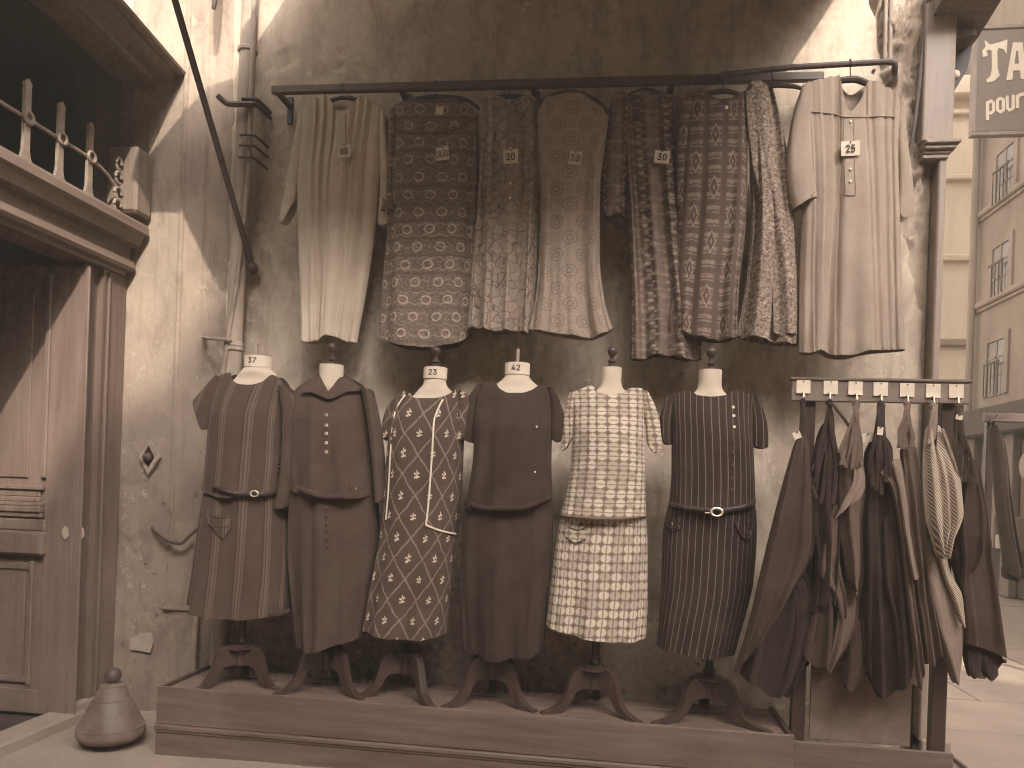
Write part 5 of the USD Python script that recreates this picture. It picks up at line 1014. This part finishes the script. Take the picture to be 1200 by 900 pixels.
t = apron('hanging_apron', 'black apron hanging deepest, on the fourth hook in the middle of the rack', 1028, 650)
fl(t, 'panel', 'c_black', [(365, 330), (400, 300), (460, 340)], [(345, 500), (325, 700)], [(500, 520), (545, 720)], [(345, 800), (420, 840), (480, 830), (560, 780)], .06, .03, 3., .03, 134)
fl(t, 'panel', 'c_black', [(376, 232), (415, 182), (452, 232)], [(366, 350), (362, 520), (366, 700)], [(452, 300), (478, 480), (498, 700)], [(370, 800), (392, 850), (420, 896), (458, 870), (496, 790)], .025, .05, 2.6, .035, 131, nu=56, nv=90)
fl(t, 'panel', 'c_dark', [(425, 420), (440, 400), (456, 420)], [(428, 560), (456, 700)], [(472, 560), (494, 690)], [(466, 800), (485, 818), (502, 780)], -.012, .025, 1.2, .014, 132)
fl(t, 'panel', 'c_dark', [(332, 690), (352, 680), (374, 690)], [(324, 790)], [(388, 780)], [(316, 850), (335, 872), (364, 850)], .03, .03, 1.4, .016, 133, nv=40)
ties(t, hooks[3], [[(1026, 510), (1022, 535), (1023, 570)], [(1031, 510), (1029, 535), (1027, 575)], [(1034, 505), (1039, 530), (1038, 565)], [(1036, 510), (1043, 530), (1044, 555)], [(1028, 505), (1019, 545), (1028, 580)], [(1030, 505), (1033, 545), (1033, 580)]], 'c_black', -.05, seed=4)
card('blank white card propped between the third and fourth aprons', 1017, 513, 15, 11, None, YA - .02, .12)
card('small double white tag on the black apron of the fourth hook', 1031.5, 505, 7, 10, None, YA - .11, -.06)
t = apron('hanging_apron', 'brown grey apron with two folded flaps on the fifth hook', 1060, 640)
fl(t, 'panel', 'c_brown', [(472, 226), (492, 206), (516, 226)], [(478, 330), (495, 480), (515, 640)], [(533, 400), (541, 540), (567, 690)], [(536, 795), (552, 803), (578, 762)], -.01, .04, 1.6, .022, 141)
fl(t, 'flap', 'c_brown', [(414, 292), (432, 268), (456, 250)], [(442, 320), (469, 440), (489, 620)], [(479, 330), (494, 480), (512, 620)], [(521, 866), (527, 873), (535, 800)], -.05, .025, 1.2, .014, 142)
fl(t, 'flap', 'c_mid', [(449, 262), (460, 250), (474, 246)], [(468, 330), (481, 430)], [(490, 330), (508, 480)], [(504, 560), (514, 576), (526, 570)], -.075, .014, 1., .008, 143)
fl(t, 'hem_corner', 'c_brown', [(480, 765), (500, 755), (520, 770)], [(470, 812)], [(532, 825)], [(462, 835), (495, 851), (531, 869)], .02, .018, 1.2, .008, 144, nv=24)
ties(t, hooks[4], [[(1059, 495), (1056, 510), (1053, 525)], [(1062, 500), (1060, 512), (1059, 526)], [(1064, 500), (1065, 512), (1063, 526)], [(1066, 495), (1069, 510), (1070, 524)], [(1060, 490), (1054, 508), (1056, 524)], [(1065, 492), (1070, 512), (1067, 524)]], 'c_brown', -.06, seed=5)
t = apron('hanging_apron', 'pale finely striped apron tapering to a point on the sixth hook', 1100, 620)
fl(t, 'lining', 'c_mid', [(533, 440), (550, 424), (568, 444)], [(536, 560), (560, 690), (588, 780)], [(592, 570), (626, 660), (643, 712)], [(608, 842), (619, 857), (634, 800)], .0, .03, 1.4, .018, 151)
fl(t, 'panel', 'fine', [(566, 486), (579, 470), (596, 486)], [(588, 560), (618, 640)], [(606, 550), (640, 620)], [(636, 692), (641, 702), (644, 690)], -.025, .016, 1., .008, 152)
fl(t, 'panel', 'fine', [(540, 172), (549, 156), (561, 218), (572, 158), (582, 166)], [(533, 260), (539, 400), (556, 468)], [(613, 240), (633, 330), (635, 392), (605, 470)], [(570, 512), (580, 517), (594, 506)], -.05, .05, 2.2, .024, 153, nu=60)
ef = fl(t, 'edge_fold', 'c_trim2', [(583, 168), (588, 166), (592, 172)], [(606, 235), (624, 300)], [(614, 235), (632, 310)], [(628, 360), (632, 364), (637, 356)], -.09, .010, 1., .004, 154, nv=30, nu=16)
ties(t, hooks[5], [[(1094, 485), (1091, 500), (1092, 525)], [(1095, 485), (1096, 498), (1095, 515)], [(1093, 488), (1090, 510), (1090, 520)]], 'c_mid', -.06, seed=6)
t = apron('hanging_apron', 'dark apron with dangling strings and ragged hem on the last hook', 1142, 640)
fl(t, 'panel', 'c_dark', [(642, 285), (662, 250), (684, 280)], [(636, 380), (606, 500), (626, 600)], [(706, 400), (727, 560), (743, 690)], [(638, 742), (680, 755), (720, 770), (757, 786)], .02, .045, 1.8, .022, 161, nu=50)
fl(t, 'fold', 'c_night', [(650, 330), (668, 312), (689, 335)], [(634, 450), (640, 520)], [(706, 430), (691, 510)], [(635, 592), (650, 576), (669, 540)], -.035, .02, 1.2, .012, 162)
fl(t, 'under_hem', 'c_black', [(640, 735), (690, 745), (745, 765)], [(642, 780)], [(750, 790)], [(648, 800), (662, 838), (684, 812), (705, 842), (728, 822), (756, 790)], .05, .035, 3, .016, 163, nv=24)
ties(t, hooks[6], [[(1120, 510), (1121, 535), (1122, 555)], [(1124, 510), (1126, 530), (1124, 560)], [(1128, 505), (1136, 530), (1143, 560)], [(1122, 500), (1118, 525), (1119, 550)], [(1126, 505), (1132, 540), (1130, 565)], [(1125, 500), (1138, 540), (1140, 565)]], 'c_black', -.04, seed=7)
card('small white tag tied to the strings of the last apron', 1124, 489, 8, 6, None, YA - .09, -.2)

# faint haze of the street, also added to lift the blacks
M['air'] = usdkit.material(stage, '/World/Looks/thin_haze', {'v': ('principled_volume', {'color': (.95, .86, .70), 'density': .0075, 'anisotropy': .2})}, volume='v.volume')
hz_ = put('haze', trimesh.creation.box(bounds=[(-70, -45, -1.2), (100, 150, 17.5)]), M['air'], kind='stuff')
